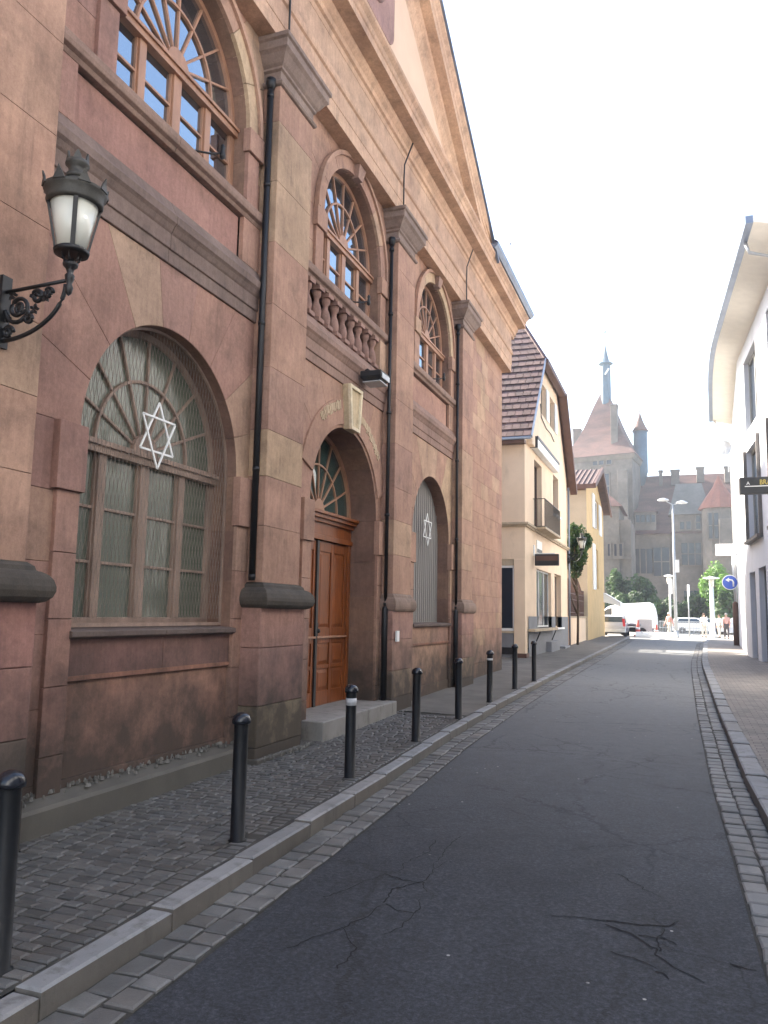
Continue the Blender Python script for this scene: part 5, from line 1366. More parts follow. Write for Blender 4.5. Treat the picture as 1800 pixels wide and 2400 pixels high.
# chimneys on the tower roof
def ybox(name, x0, x1, y0, y1, Y, depth, mat, parent, top=False):
    a = P(x0, y1, Y); c = P(x1, y0, Y); b = MB(); b.box(a.x, c.x, Y, Y+depth, min(a.z, c.z), max(a.z, c.z))
    if top: b.box(a.x-.1, c.x+.1, Y-.1, Y+depth+.1, max(a.z, c.z), max(a.z, c.z)+.2)
    return part(b, name, M[mat], parent, .03)
ybox('chimney', 1432, 1446, 950, 1046, CY+.3, 2.0, 'castle', CT, True)
ybox('chimney', 1343, 1361, 1007, 1050, CY+9, 1.2, 'castle', CT, True)
# windows of the tower's front face
du = (pB-pA).normalized(); nf = Vector((du.y, -du.x))
if nf.y > 0: nf = -nf
def face_win(parent, s0, s1, z0, z1, base=pA, d_=du, nn=nf, cols=1, rows=1, mat='glass_far'):
    b = MB(); q = lambda s, z, o: (base.x+d_.x*s+nn.x*o, base.y+d_.y*s+nn.y*o, z)
    for (a, c, e, g_) in ((s0-.15, s0, z0-.15, z1+.15), (s1, s1+.15, z0-.15, z1+.15), (s0, s1, z0-.15, z0), (s0, s1, z1, z1+.15)):
        b.hull([q(a, e, -.1), q(c, e, -.1), q(c, e, .12), q(a, e, .12)], [q(a, g_, -.1), q(c, g_, -.1), q(c, g_, .12), q(a, g_, .12)])
    for k in range(1, cols):
        s = s0+(s1-s0)*k/cols; b.hull([q(s-.07, z0, 0), q(s+.07, z0, 0), q(s+.07, z0, .1), q(s-.07, z0, .1)], [q(s-.07, z1, 0), q(s+.07, z1, 0), q(s+.07, z1, .1), q(s-.07, z1, .1)])
    for k in range(1, rows):
        z = z0+(z1-z0)*k/rows; b.hull([q(s0, z-.06, 0), q(s1, z-.06, 0), q(s1, z-.06, .09), q(s0, z-.06, .09)], [q(s0, z+.06, 0), q(s1, z+.06, 0), q(s1, z+.06, .09), q(s0, z+.06, .09)])
    w = part(b, 'window', M['castle'], parent)
    g = MB(); g.hull([q(s0, z0, .004), q(s1, z0, .004), q(s1, z0, .03), q(s0, z0, .03)], [q(s0, z1, .004), q(s1, z1, .004), q(s1, z1, .03), q(s0, z1, .03)]); part(g, 'pane', M[mat], w)
L = (pB-pA).length; zw0, zw1 = P(1400, 1090, CY).z, P(1400, 1074, CY).z
for s in (.42, .515, .63): face_win(CT, L*s, L*s+.62, zw0, zw1)
face_win(CT, L*.30, L*.66, P(1400, 1170, CY).z, P(1400, 1112, CY).z, cols=3, rows=2)
ybox('buttress', 1450, 1470, 1100, 1300, CY-2.5, 2.0, 'castle', CT)
# main range
CR_ = thing('castle_range', (px_(1590), CY+5, zg), 'long stone range with red tiled roof, chimneys and tall windows behind the hedges', 'building')
xl, xr = px_(1466), px_(1800)
ze1, zrg = P(1500, 1249, CY).z, P(1600, 1113, CY+7).z
wl = MB(); wl.box(xl, xr, CY, CY+14, 0, ze1); 
x5 = px_(1575); ze2 = P(1620, 1205, CY).z
wl.box(x5, xr, CY-.6, CY+6, 0, ze2)
part(wl, 'wall', M['castle'], CR_)
rf = MB()
rf.hull([(xl-.5, CY-.8, ze1-.2), (xl-.5, CY+14.6, ze1-.2), (xl-.5, CY+7, zrg)], [(xr, CY-.8, ze1-.2), (xr, CY+14.6, ze1-.2), (xr, CY+7, zrg)])
part(rf, 'roof', M['tile_red'], CR_)
rf = MB()     # hipped cross roof over the right bay, and its pale eroded gable
x6 = px_(1664); zk = P(1620, 1135, CY+3).z; xm = (x5+x6)/2
rf.hull([(x5-.3, CY-1, ze2-.1), (x6+.3, CY-1, ze2-.1), (x6+.3, CY+7, ze2-.1), (x5-.3, CY+7, ze2-.1)], [(xm-1.6, CY+2.2, zk), (xm+1.6, CY+2.2, zk), (xm+1.6, CY+6.5, zk), (xm-1.6, CY+6.5, zk)])
part(rf, 'cross_roof', basic('slate_grey_roof', (.15, .14, .12), .85, .35, .6, 4, .2), CR_)
for x0, x1, y0, y1 in ((1545, 1552, 1105, 1138), (1573, 1592, 1103, 1138), (1633, 1650, 1097, 1130), (1699, 1713, 1095, 1130)):
    ybox('chimney', x0, x1, y0, y1, CY+5, 1.2, 'castle', CR_, True)
def cwin(x0, x1, y0, y1, cols, rows, Y=CY, mat='glass_far'):
    a, c = P(x0, y1, Y), P(x1, y0, Y); face_win(CR_, a.x, c.x, a.z, c.z, Vector((0, Y)), Vector((1, 0)), Vector((0, -1)), cols, rows, mat)
cwin(1487, 1528, 1286, 1344, 3, 1); cwin(1533, 1568, 1283, 1350, 2, 2); cwin(1598, 1660, 1272, 1324, 4, 2, CY-.6)
cwin(1594, 1603, 1223, 1241, 1, 1, CY-.6); cwin(1609, 1619, 1222, 1241, 1, 1, CY-.6); cwin(1632, 1641, 1208, 1240, 1, 2, CY-.6); cwin(1646, 1655, 1207, 1240, 1, 2, CY-.6)
cwin(1634, 1658, 1385, 1413, 2, 1, CY-.6); cwin(1604, 1624, 1385, 1405, 2, 1, CY-.6)
for x0, x1 in ((1488, 1537),):          # dormer
    b = MB(); a = P(x0, 1226, CY-.2); c = P(x1, 1200, CY-.2); b.box(a.x, c.x, CY-.4, CY+4, a.z-1, c.z); dm = part(b, 'dormer', M['castle'], CR_)
    b = MB(); b.hull([(a.x-.3, CY-.7, c.z), (c.x+.3, CY-.7, c.z), (c.x+.3, CY+4, c.z), (a.x-.3, CY+4, c.z)], [(a.x+.8, CY+.5, c.z+1.0), (c.x-.8, CY+.5, c.z+1.0), (c.x-.8, CY+4, c.z+1.2), (a.x+.8, CY+4, c.z+1.2)]); part(b, 'dormer_roof', M['tile_red'], CR_)
    for k in range(4):
        u0 = 1491+k*12; cwin(u0, u0+8, 1207, 1224, 1, 1, CY-.4)
b = MB(); y_ = CY-3; txc = px_(1690, y_); r_ = 2.1      # round stair turret with red cone
za, zb_ = P(1690, 1190, y_).z, P(1690, 1116, y_).z
b.lathe([(r_, 0), (r_, za)], txc, y_, 12, None, False); part(b, 'stair_turret', M['castle'], CR_)
b = MB(); b.lathe([(r_+.45, za-.2), (r_*.75, za+1.4), (r_*.35, za+(zb_-za)*.65), (.12, zb_)], txc, y_, 12, None, False); part(b, 'turret_roof', basic('orange_tiles', (.26, .09, .055), .85, .3, 1, 8, .2), CR_)
for k, (u, v) in enumerate(((1662, 1668), (1675, 1684))):
    cwin(u, v, 1202, 1262, 1, 2, y_-2.0)
ybox('buttress', 1688, 1720, 1215, 1300, CY-7, 2, 'castle', CR_)
# annex beside the ochre house
AN = thing('stone_annex', (px_(1440, 88), 88, .5), 'weathered grey stone building with sloping roof right behind the ochre house', 'building')
Ya = 88.0; xa, xb, xc = px_(1330, Ya), px_(1452, Ya), px_(1479, Ya); z1_, z2_ = P(1440, 1185, Ya).z, P(1470, 1217, Ya).z
b = MB(); b.box(xa, xb, Ya, Ya+9, 0, z1_); b.box(xb, xc, Ya+.3, Ya+9, 0, z2_); part(b, 'wall', M['castle'], AN)
b = MB(); zq = P(1395, 1100, Ya+4).z; b.hull([(xa, Ya-.5, z1_), (xb+.4, Ya-.5, z1_-.1), (xb+.4, Ya+9, z1_-.1), (xa, Ya+9, z1_)], [(xa, Ya+4, zq), (xb-4.4, Ya+4, zq), (xb-4.4, Ya+4.5, zq), (xa, Ya+4.5, zq)]); part(b, 'roof', M['tile_red'], AN)
b = MB(); b.box(xa, xc+.1, Ya-.15, Ya, P(1440, 1307, Ya).z-.15, P(1440, 1307, Ya).z+.05); part(b, 'ledge', M['castle'], AN)
for x0, x1 in ((1425, 1429), (1440, 1445), (1452, 1458)):
    a, c = P(x0, 1303, Ya), P(x1, 1275, Ya); face_win(AN, a.x, c.x, a.z, c.z, Vector((0, Ya)), Vector((1, 0)), Vector((0, -1)))

# ---------------------------------------------------------------- trees and hedges on the square
def ptree(x, ytop, ybase, Y, wpx, label, seed, mat='leaf', n=2600, size=.2, cat='tree', name='tree'):
    a = P(x, ytop, Y); b0 = P(x, ybase, Y); w = wpx*1.3*Y/1990/2; h = a.z-.45
    tree(name, a.x, Y, .45, h, w, h*.46, label, n, size, seed, mat, cat=cat)
ptree(1447, 1315, 1460, 84, 50, 'dark conical tree left of the white van, against the stone annex', 21, n=3400)
ptree(1502, 1348, 1460, 86, 64, 'broad round dark green tree rising behind the roof of the white van', 22, n=3600)
ptree(1558, 1385, 1460, 82, 64, 'low rounded dark shrub tree between the white van and the tall street lamp', 23, n=3000)
ptree(1470, 1375, 1460, 80, 60, 'dark low bush half hidden behind the silver estate car', 24, n=2600, cat='bush', name='bush')
ptree(1683, 1285, 1460, 78, 76, 'tall bright green leafy tree next to the white building', 25, 'leaf_bright', 6500, .13)
ptree(1640, 1380, 1465, 84, 60, 'dark green shrub behind the short white lamp post', 26, n=2400, cat='shrub', name='shrub')
ptree(1700, 1370, 1465, 76, 46, 'dark green shrub below the bright green tree at the right', 27, n=2200, cat='shrub', name='shrub')
hx0, hx1 = px_(1380, 83), px_(1730, 83)
fm = MB(); r = random.Random(4)
for i in range(15000):
    x = r.uniform(hx0, hx1); z = .5+3.3*r.random()**.7*(0.8+.25*math.sin(x*.9)); y = 83+r.uniform(-1.2, 1.2)
    d = Vector((r.gauss(0, 1), r.gauss(0, 1), r.gauss(0, 1))).normalized(); e1 = d.orthogonal().normalized(); e2 = d.cross(e1); a = r.uniform(.12, .26); t = r.random()*.7
    p = Vector((x, y, z)); fm.face([p-e1*a, p-e2*a*.6, p+e1*a, p+e2*a*.6], (t, t, t))
tag(fm.build('hedge', M['leaf'], None, (px_(1550, 83), 83, .5), recalc=False), 'long clipped dark hedge in front of the stone range, behind the parked cars', 'hedge')

# ---------------------------------------------------------------- lamps and signs on the square
def lamp_head(mb, x, y, z, dx):
    mb.lathe([(.05, .16), (.14, .14), (.36, .06), (.42, 0), (.36, -.04), (.1, -.05)], x+dx, y, 14, None, True, z)
b0 = P(1585, 1486, 61.0); tp = P(1571, 1180, 61.0); zt_ = tp.z
t = thing('street_lamp', (b0.x, 61, .4), 'tall grey street lamp with two round heads at the end of the street', 'street lamp')
b = MB(); b.tube([(b0.x, 61, .35), (b0.x, 61, 4.5), (b0.x, 61, zt_-.1)], [.13, .10, .06], 10); b.lathe([(.2, 0), (.2, .1), (.13, .5)], b0.x, 61, 10, None, True, .38); part(b, 'pole', M['galv'], t)
b = MB(); b.tube([(b0.x-.6, 61, zt_+.25), (b0.x, 61, zt_-.1), (b0.x+.55, 61, zt_+.05)], .04, 6); part(b, 'arm', M['galv'], t)
for dx, dz in ((-.65, .25), (.62, .02)):
    b = MB(); lamp_head(b, b0.x, 61, zt_+dz, dx); part(b, 'lamp_head', M['reflector'], t)
b = MB(); b.box(b0.x+.05, b0.x+.32, 60.85, 60.9, 5.0, 5.9); part(b, 'sign_plate', M['white'], t)
def small_lamp(x, Y, ytop, label, wpost=.09, head=.42):
    q = P(x, ytop, Y); t = thing('post_lamp', (q.x, Y, .4), label, 'lamp post')
    b = MB(); b.lathe([(wpost*1.5, 0), (wpost*1.3, .4), (wpost, .5), (wpost*.8, q.z-.95)], q.x, Y, 10, None, True, .4); part(b, 'post', M['white'], t)
    b = MB(); b.lathe([(.13, -.65), (.16, -.6), (.18, -.15), (.12, -.12)], q.x, Y, 12, None, True, q.z); part(b, 'lantern', M['glass_milk'], t)
    b = MB(); b.lathe([(.1, -.13), (head, -.06), (head, .0), (.1, .07)], q.x, Y, 16, None, True, q.z); part(b, 'shade', M['white'], t)
small_lamp(1667, 62, 1354, 'short white post lamp with flat disc shade, right of the tall street lamp', .16, .55)
small_lamp(1568, 66, 1349, 'thin post lamp with flat white shade, just left of the tall street lamp', .05, .38)
q = P(1563, 1375, 65.5)
t = thing('banner_sign', (q.x, 65.5, .5), 'narrow upright white banner panel left of the tall street lamp', 'banner')
b = MB(); a, c = P(1567, 1392, 65.5), P(1576, 1364, 65.5); b.box(a.x, c.x, 65.4, 65.45, a.z, c.z+.2); part(b, 'panel', M['white'], t)
b = MB(); b.tube([((a.x+c.x)/2, 65.5, .4), ((a.x+c.x)/2, 65.5, c.z)], .04, 6); part(b, 'post', M['galv'], t)
q = P(1613, 1385, 64)
t = thing('sign_post', (q.x, 64, .5), 'thin post with a slim upright white panel, right of the tall street lamp', 'sign post')
b = MB(); a, c = P(1611, 1398, 64), P(1616, 1370, 64); b.box(a.x, c.x, 63.9, 63.95, a.z, c.z); part(b, 'panel', M['white'], t, .02)
b = MB(); b.tube([(q.x, 64, .4), (q.x, 64, c.z)], .05, 6); part(b, 'post', M['galv'], t)
q = P(1658, 1480, 57.5)
t = thing('thin_post', (q.x, 57.5, .4), 'thin dark steel rod standing at the end of the right kerb', 'post')
b = MB(); b.tube([(q.x, 57.5, .35), (q.x, 57.5, 1.9)], .03, 6); b.lathe([(.05, 0), (.05, .1), (.03, .12)], q.x, 57.5, 8, None, True, 1.6); part(b, 'rod', M['galv'], t)

# ---------------------------------------------------------------- vehicles
def wheel(parent, x, y, z, r=.32, w=.2, axis='x'):
    def pr(prof, mb):
        n = 18; mb.loft([[(x+o if axis == 'x' else x+rr*math.cos(2*PI*k/n), y+rr*math.cos(2*PI*k/n) if axis == 'x' else y+o, z+rr*math.sin(2*PI*k/n)) for k in range(n)] for rr, o in prof], None, True)
    b = MB(); pr([(r*.6, -w/2), (r*.95, -w/2), (r, -w/2+.03), (r, w/2-.03), (r*.95, w/2), (r*.6, w/2)], b); ty = part(b, 'wheel', M['rubber'], parent)
    b = MB(); pr([(.02, -w/2-.005), (r*.6, -w/2+.01), (r*.6, w/2-.01), (.02, w/2+.005)], b); part(b, 'rim', M['galv'], ty)
def side_body(mb, prof, c, half, axis, tuck, belt):
    """side outline [(along, z)] given half width, leaning in above the belt line"""
    def pt(u, z, s):
        k = half-(max(0, z-belt)*tuck); return (c[0]+u, c[1]+s*k, c[2]+z) if axis == 'y' else (c[0]+s*k, c[1]+u, c[2]+z)
    A = [pt(u, z, -1) for u, z in prof]; B = [pt(u, z, 1) for u, z in prof]; mb.hull(A, B)
    return pt
# white panel van, side on
vy = 66.0; q = P(1541, 1488, vy); vx = q.x; zg2 = .40
V = thing('van', (vx-2.4, vy+1, zg2), 'white high roofed panel van parked across the square behind the silver car', 'van')
prof = [(0, .35), (0, 1.4), (-.12, 2.1), (-.28, 2.45), (-.5, 2.55), (-2.6, 2.42), (-3.6, 2.22), (-4.2, 1.72), (-4.7, 1.25), (-5.2, 1.05), (-5.4, .8), (-5.4, .35)]
b = MB(); pt = side_body(b, prof, (vx, vy+1, zg2), .95, 'y', .07, 1.2); part(b, 'body', M['white'], V, .05)
for u0, u1, z0, z1, ut in ((-4.15, -3.4, 1.28, 1.95, .35),):
    b = MB(); P4 = [(u0-.25, z0), (u1, z0), (u1, z1+.1), (u0+.35, z1)]
    A = [(vx+u, vy+1-.955+.07*max(0, z-1.2), zg2+z) for u, z in P4]; b.hull(A, [(x, y+.02, z) for x, y, z in A]); part(b, 'side_window', M['glass_car'], V)
b = MB(); A = [(vx-4.24, vy+.3, zg2+1.75), (vx-4.24, vy+1.7, zg2+1.75), (vx-3.66, vy+1.6, zg2+2.22), (vx-3.66, vy+.4, zg2+2.22)]; b.hull(A, [(x-.04, y, z+.03) for x, y, z in A]); part(b, 'windscreen', M['glass_car'], V)
b = MB(); b.box(vx-5.3, vx-.05, vy+.03, vy+.06, zg2+.36, zg2+.55); part(b, 'sill_trim', M['grey_plaster'], V)
for u in (-.95, -4.4): wheel(V, vx+u, vy+.14, zg2+.33, .34, .22, 'y')
# silver estate car seen from behind
def car(x, y, L, label, mat, name='car', rear=True, h=1.5, yaw=0, cat='car', half=.88, axis='x'):
    C = thing(name, (x, y+L/2 if axis == 'x' else y, zg2), label, cat)
    prof = [(0, .28), (0, .75), (.05, 1.0), (.22, 1.38), (.4, h-.02), (1.0, h+.02), (2.0, h), (2.9, 1.05), (3.9, .88), (L-.1, .68), (L, .5), (L, .28)]
    c = (x, y, zg2); b = MB(); side_body(b, prof, c, half, axis, .28, .92); part(b, 'body', M[mat], C, .05)
    def g3(u, s, z, o=0): 
        k = half-max(0, z-.92)*.28+o; return (c[0]+s*k, c[1]+u, c[2]+z) if axis == 'x' else (c[0]+u, c[1]+s*k, c[2]+z)
    b = MB()     # rear window
    A = [g3(.062, -.86, 1.02, -.02), g3(.062, .86, 1.02, -.02), g3(.235, .86, h-.12, -.04), g3(.235, -.86, h-.12, -.04)]
    sh = Vector((0, -.03, .01)) if axis == 'x' else Vector((-.03, 0, .01))
    b.hull(A, [Vector(p)+sh for p in A]); part(b, 'rear_window', M['glass_car'], C)
    for s in (-1, 1):
        b = MB(); A = [g3(.45, s, .98, .004), g3(2.6, s, .98, .004), g3(2.05, s, h-.1, .004), g3(.6, s, h-.1, .004)]; B = [g3(u, s, z, .018) for u, z in ((.45, .98), (2.6, .98), (2.05, h-.1), (.6, h-.1))]; b.hull(A, B); part(b, 'side_window', M['glass_car'], C)
        b = MB(); A = [g3(-.02, s*.97, .72), g3(-.02, s*.78, .72), g3(.12, s*.78, 1.25, .02), g3(.12, s*.97, 1.25, .03)]; B = [Vector(p)-(Vector((0, .03, 0)) if axis == 'x' else Vector((.03, 0, 0))) for p in A]; b.hull(A, B); part(b, 'tail_light', M['red_light'], C)
        for u in (.85, L-.85):
            q = g3(u, s, .5, -.09); wheel(C, q[0], q[1], zg2+.31, .31, .2, axis)
    b = MB(); A = [g3(-.06, -.95, .30), g3(-.06, .95, .30), g3(-.06, .95, .56), g3(-.06, -.95, .56)]; b.hull(A, [Vector(p)+(Vector((0, .12, 0)) if axis == 'x' else Vector((.12, 0, 0))) for p in A]); part(b, 'bumper', M['galv'], C, .02)
    b = MB(); A = [g3(-.065, -.9, .2), g3(-.065, .9, .2), g3(-.065, .9, .30), g3(-.065, -.9, .30)]; b.hull(A, [Vector(p)+(Vector((0, .3, 0)) if axis == 'x' else Vector((.3, 0, 0))) for p in A]); part(b, 'under_bumper', M['rubber'], C)
    return C
q = P(1437, 1470, 58.6)
car(q.x-.02, 58.6, 4.5, 'silver estate car seen from behind at the corner past the ochre house', 'silver')
# parked cars behind the barrier
q = P(1575, 1470, 76); car(q.x, 75.5, 4.3, 'pale white car parked side on behind the railing, right of the white van', 'white', axis='y', h=1.42)
q = P(1618, 1470, 79); car(q.x, 79, 4.3, 'light grey car parked side on farther behind, left of the short white lamp post', 'silver', axis='y', h=1.42)
q = P(1705, 1470, 70); car(q.x, 69.5, 4.3, 'grey car parked at the right beside the white building, behind the walking woman', 'silver', axis='y', h=1.5)
# motorcycle by the silver car
mx, my = P(1484, 1480, 61.5).x, 61.5
C = thing('motorcycle', (mx, my, .4), 'small dark motorcycle parked between the silver car and the white van', 'motorcycle')
for s in (-.62, .62): wheel(C, mx+s, my, .72, .31, .12, 'y')
b = MB(); b.tube([(mx-.62, my, .72), (mx-.35, my, 1.15), (mx+.35, my, 1.12), (mx+.62, my, .72)], .05, 6); b.box(mx-.25, mx+.2, my-.13, my+.13, .7, 1.05); part(b, 'frame', M['iron'], C, .02)
b = MB(); b.loft([[(mx+u, my+w*math.cos(2*PI*k/10), 1.2+z+h_*math.sin(2*PI*k/10)) for k in range(10)] for u, w, z, h_ in ((-.35, .08, 0, .06), (-.15, .15, .05, .13), (.05, .14, .03, .11), (.55, .1, 0, .06))]); part(b, 'tank_and_seat', M['grey_plaster'], C)
b = MB(); b.tube([(mx-.38, my-.32, 1.5), (mx-.45, my, 1.42), (mx-.38, my+.32, 1.5)], .02, 6); b.box(mx-.44, mx-.40, my-.38, my-.26, 1.56, 1.68); part(b, 'handlebar', M['iron'], C)

# ---------------------------------------------------------------- barriers, railing
def water_barrier(x, y, w, h, label, mat):
    t = thing('road_barrier', (x, y, .4), label, 'barrier', 'plastic blocks of the roadworks')
    b = MB(); b.loft([[(x-w/2, y-.2, .4), (x+w/2, y-.2, .4), (x+w/2, y+.2, .4), (x-w/2, y+.2, .4)], [(x-w/2, y-.18, .4+h*.4), (x+w/2, y-.18, .4+h*.4), (x+w/2, y+.18, .4+h*.4), (x-w/2, y+.18, .4+h*.4)], [(x-w/2+.04, y-.08, .4+h), (x+w/2-.04, y-.08, .4+h), (x+w/2-.04, y+.08, .4+h), (x-w/2+.04, y+.08, .4+h)]], None, False)
    part(b, 'block', M[mat], t, .02); return t
for i, xx in enumerate((1497, 1512, 1527, 1542, 1555, 1568, 1580)):
    q = P(xx, 1480, 60.2)
    water_barrier(q.x, 60.2, .44, .36, ('leftmost low white plastic road block of the row on the square', 'second low white road block from the left, beside the red cone', 'third low white road block from the left, before the van', 'fourth low white road block, below the rear end of the van', 'low white road block just left of the seated figure', 'low white road block in front of the seated figure', 'low white road block at the foot of the tall street lamp')[i], 'white')
def tall_cone(x, y, h, label):
    t = thing('traffic_cone', (x, y, .4), label, 'cone'); b = MB(); b.lathe([(.3, 0), (.3, .08), (.2, .1), (.12, h*.55), (.09, h)], x, y, 12, None, True, .42); part(b, 'body', M['red_plastic'], t)
    b = MB(); b.lathe([(.165, h*.42), (.145, h*.56)], x, y, 12, None, True, .42); part(b, 'white_band', M['reflector'], t)
q = P(1495, 1470, 60.9); tall_cone(q.x, 60.9, 1.15, 'tall red traffic cone in front of the white van, near the motorcycle')
q = P(1538, 1470, 61.2); tall_cone(q.x, 61.2, .85, 'shorter red traffic cone by the rear end of the white van')
q = P(1512, 1470, 62.0); a = P(1497, 1486, 62.0); c = P(1528, 1452, 62.0)
t = thing('site_board', (q.x, 62, .4), 'grey construction board standing before the side of the van', 'board'); b = MB(); b.box(a.x, c.x, 62, 62.05, .45, c.z); part(b, 'board', M['galv'], t)
b = MB(); b.box(a.x+.1, a.x+.18, 61.9, 62.3, .4, .5); b.box(c.x-.18, c.x-.1, 61.9, 62.3, .4, .5); part(b, 'foot', M['rubber'], t)
ra = MB(); a = P(1545, 1470, 68.5); c = P(1640, 1470, 68.5)
n = 26
for i in range(n+1):
    x = a.x+(c.x-a.x)*i/n; ra.box(x-.02, x+.02, 68.48, 68.52, .4, 1.5)
for z in (.55, 1.0, 1.5): ra.box(a.x, c.x, 68.47, 68.53, z-.03, z+.03)
t = thing('railing', ((a.x+c.x)/2, 68.5, .4), 'low grey metal railing across the square in front of the parked cars', 'railing'); part(ra, 'rails', M['galv'], t)

# ---------------------------------------------------------------- people
def person(x, y, label, top, legs, hair, face=PI/2*3, pose='stand', h=1.70, top_mat=None, z=.41):
    """continuous skinned figure; faces along angle 'face'"""
    t = thing('person', (x, y, z), label, 'person')
    k = h/1.72
    J = {}
    if pose == 'walk': la, lb, aa = .26, -.24, .22
    else: la, lb, aa = .05, -.04, .05
    def leg(s, sw):
        return [(s*.09, 0, .92), (s*.10, sw*.45+.03, .50), (s*.10, sw, .09), (s*.10, sw+.14, .035)]
    if pose == 'sit':
        def leg(s, sw): return [(s*.1, 0, .52), (s*.13, .42, .52), (s*.13, .44, .09), (s*.13, .58, .035)]
    hip = .52 if pose == 'sit' else .92; o = hip-.92
    def arm(s, sw):
        if pose == 'carry': return [(s*.17, 0, 1.40), (s*.24, .02, 1.12), (s*.17, .20, 1.05), (s*.12, .28, 1.08)]
        if pose == 'sit': return [(s*.17, 0, 1.40+o), (s*.24, .06, 1.13+o), (s*.16, .28, 1.02+o), (s*.12, .36, 1.0+o)]
        return [(s*.17, 0, 1.40), (s*.22, sw*.3, 1.12), (s*.22, sw+.04, .88), (s*.215, sw+.07, .80)]
    ca, sa = math.cos(face-PI/2), math.sin(face-PI/2)
    def T(p): return ((p[0]*ca-p[1]*sa)*k, (p[0]*sa+p[1]*ca)*k, p[2]*k)
    pts = [(0, 0, .95+o), (0, 0, 1.15+o), (0, .0, 1.38+o), (0, 0, 1.48+o), (0, .015, 1.58+o), (0, .02, 1.67+o)]; ed = [(0, 1), (1, 2), (2, 3), (3, 4), (4, 5)]; rr = [.13, .115, .125, .05, .075, .07]
    for s, sw in ((-1, la), (1, lb)):
        L = leg(s, sw); i = len(pts); pts += L; ed += [(0, i), (i, i+1), (i+1, i+2), (i+2, i+3)]; rr += [.085, .058, .04, .035]
    for s, sw in ((-1, -la*.9), (1, -lb*.9)):
        A = arm(s, sw); i = len(pts); pts += A; ed += [(2, i), (i, i+1), (i+1, i+2), (i+2, i+3)]; rr += [.055, .042, .032, .032]
        hnd = Vector(A[3]); d = (Vector(A[3])-Vector(A[2])).normalized(); e = d.orthogonal().normalized()
        for f in range(5):
            b0 = hnd+e*(.016*(f-2)); j = len(pts); ln = (.045, .07, .078, .072, .055)[f]
            pts += [tuple(b0+d*ln*.55+e*(f-2)*.004), tuple(b0+d*ln)]; ed += [(i+3, j), (j, j+1)]; rr += [.009, .008]
    body = grow([T(p) for p in pts], ed, [r*k for r in rr], 'body', M['skin'], t, 1, 0)
    # clothing follows the body, a little fuller
    ct = [(0, 0, .93+o), (0, 0, 1.15+o), (0, 0, 1.38+o), (0, 0, 1.45+o)]; ce = [(0, 1), (1, 2), (2, 3)]; cr_ = [.155, .14, .15, .07]
    for s, sw in ((-1, -la*.9), (1, -lb*.9)):
        A = arm(s, sw)[:3]; i = len(ct); ct += A; ce += [(2, i), (i, i+1), (i+1, i+2)]; cr_ += [.075, .058, .048]
    grow([T(p) for p in ct], ce, [r*k for r in cr_], 'jacket', top, t, 1, 0)
    lt = [(0, 0, .95+o)]; le = []; lr = [.145]
    for s, sw in ((-1, la), (1, lb)):
        A = leg(s, sw)[:3]; i = len(lt); lt += A; le += [(0, i), (i, i+1), (i+1, i+2)]; lr += [.105, .075, .06]
    grow([T(p) for p in lt], le, [r*k for r in lr], 'trousers', legs, t, 1, 0)
    hb = MB(); c = Vector(T((0, -.005, 1.645+o)))
    rings = []
    for i in range(7):
        th = PI*i/7*.62+.02; rings.append([(c.x+.098*k*math.sin(th)*math.cos(2*PI*j/12), c.y+.105*k*math.sin(th)*math.sin(2*PI*j/12), c.z+.105*k*math.cos(th)) for j in range(12)])
    hb.loft(rings, None, True); ho = hb.build('hair', hair, t); ho.location = (0, 0, 0)
    # face: nose, eyes and mouth; shoes
    fb = MB(); fr_ = Vector((-sa, ca, 0)); rt_ = Vector((ca, sa, 0)); hc = Vector(T((0, .02, 1.62+o)))
    fb.bar(hc+fr_*.075*k+Vector((0, 0, .01)), hc+fr_*.105*k-Vector((0, 0, .025)), .02, .02)
    no = fb.build('nose', M['skin'], t); no.location = (0, 0, 0)
    fb = MB()
    for s in (-1, 1): fb.bar(hc+fr_*.074*k+rt_*.03*s+Vector((0, 0, .018)), hc+fr_*.082*k+rt_*.03*s+Vector((0, 0, .018)), .016, .01)
    fb.bar(hc+fr_*.074*k-Vector((0, 0, .05)), hc+fr_*.082*k-Vector((0, 0, .05)), .04, .008); eo = fb.build('face_marks', M['black'], t); eo.location = (0, 0, 0)
    sb = MB()
    for s, sw in ((-1, la), (1, lb)):
        L = leg(s, sw); a, b_ = Vector(T(L[2])), Vector(T(L[3])); a.z = b_.z = .045*k; d = (b_-a).normalized(); sb.bar(a-d*.06, b_+d*.05, .09, .085)
    so_ = sb.build('shoes', M['rubber'], t, bevel=.02); so_.location = (0, 0, 0)
    return t
cw = basic('white_cloth', (.72, .70, .68), .9, .1, 5, 80, .2); cp = basic('pink_cloth', (.62, .36, .32), .9, .1, 5, 80, .2); cd_ = basic('dark_trousers', (.09, .075, .08), .9, .2, 5, 80, .2); cl_ = basic('pale_trousers', (.50, .47, .42), .9, .1, 5, 80, .2)
hw_ = basic('grey_hair', (.45, .42, .38), .8, .2, 20, 90, .2); hb_ = basic('brown_hair', (.10, .06, .04), .7, .2, 20, 90, .2)
q = P(1703, 1487, 59.5); person(q.x, 59.5, 'woman in a pale pink top and dark trousers walking near the white building', cp, cd_, hw_, PI*1.5, 'walk', 1.74)
q = P(1651, 1487, 62.5); person(q.x, 62.5, 'person all in white standing left of the short white lamp post', cw, cl_, hb_, PI*.6, 'carry', 1.72)
q = P(1687, 1487, 63.0); person(q.x, 63.0, 'person in white clothes just behind the woman in pink', cw, cl_, hb_, PI*1.2, 'stand', 1.66)
q = P(1675, 1487, 65.0); person(q.x, 65.0, 'person in a white shirt half hidden behind the short white lamp post', cw, cd_, hb_, PI*.2, 'stand', 1.68)
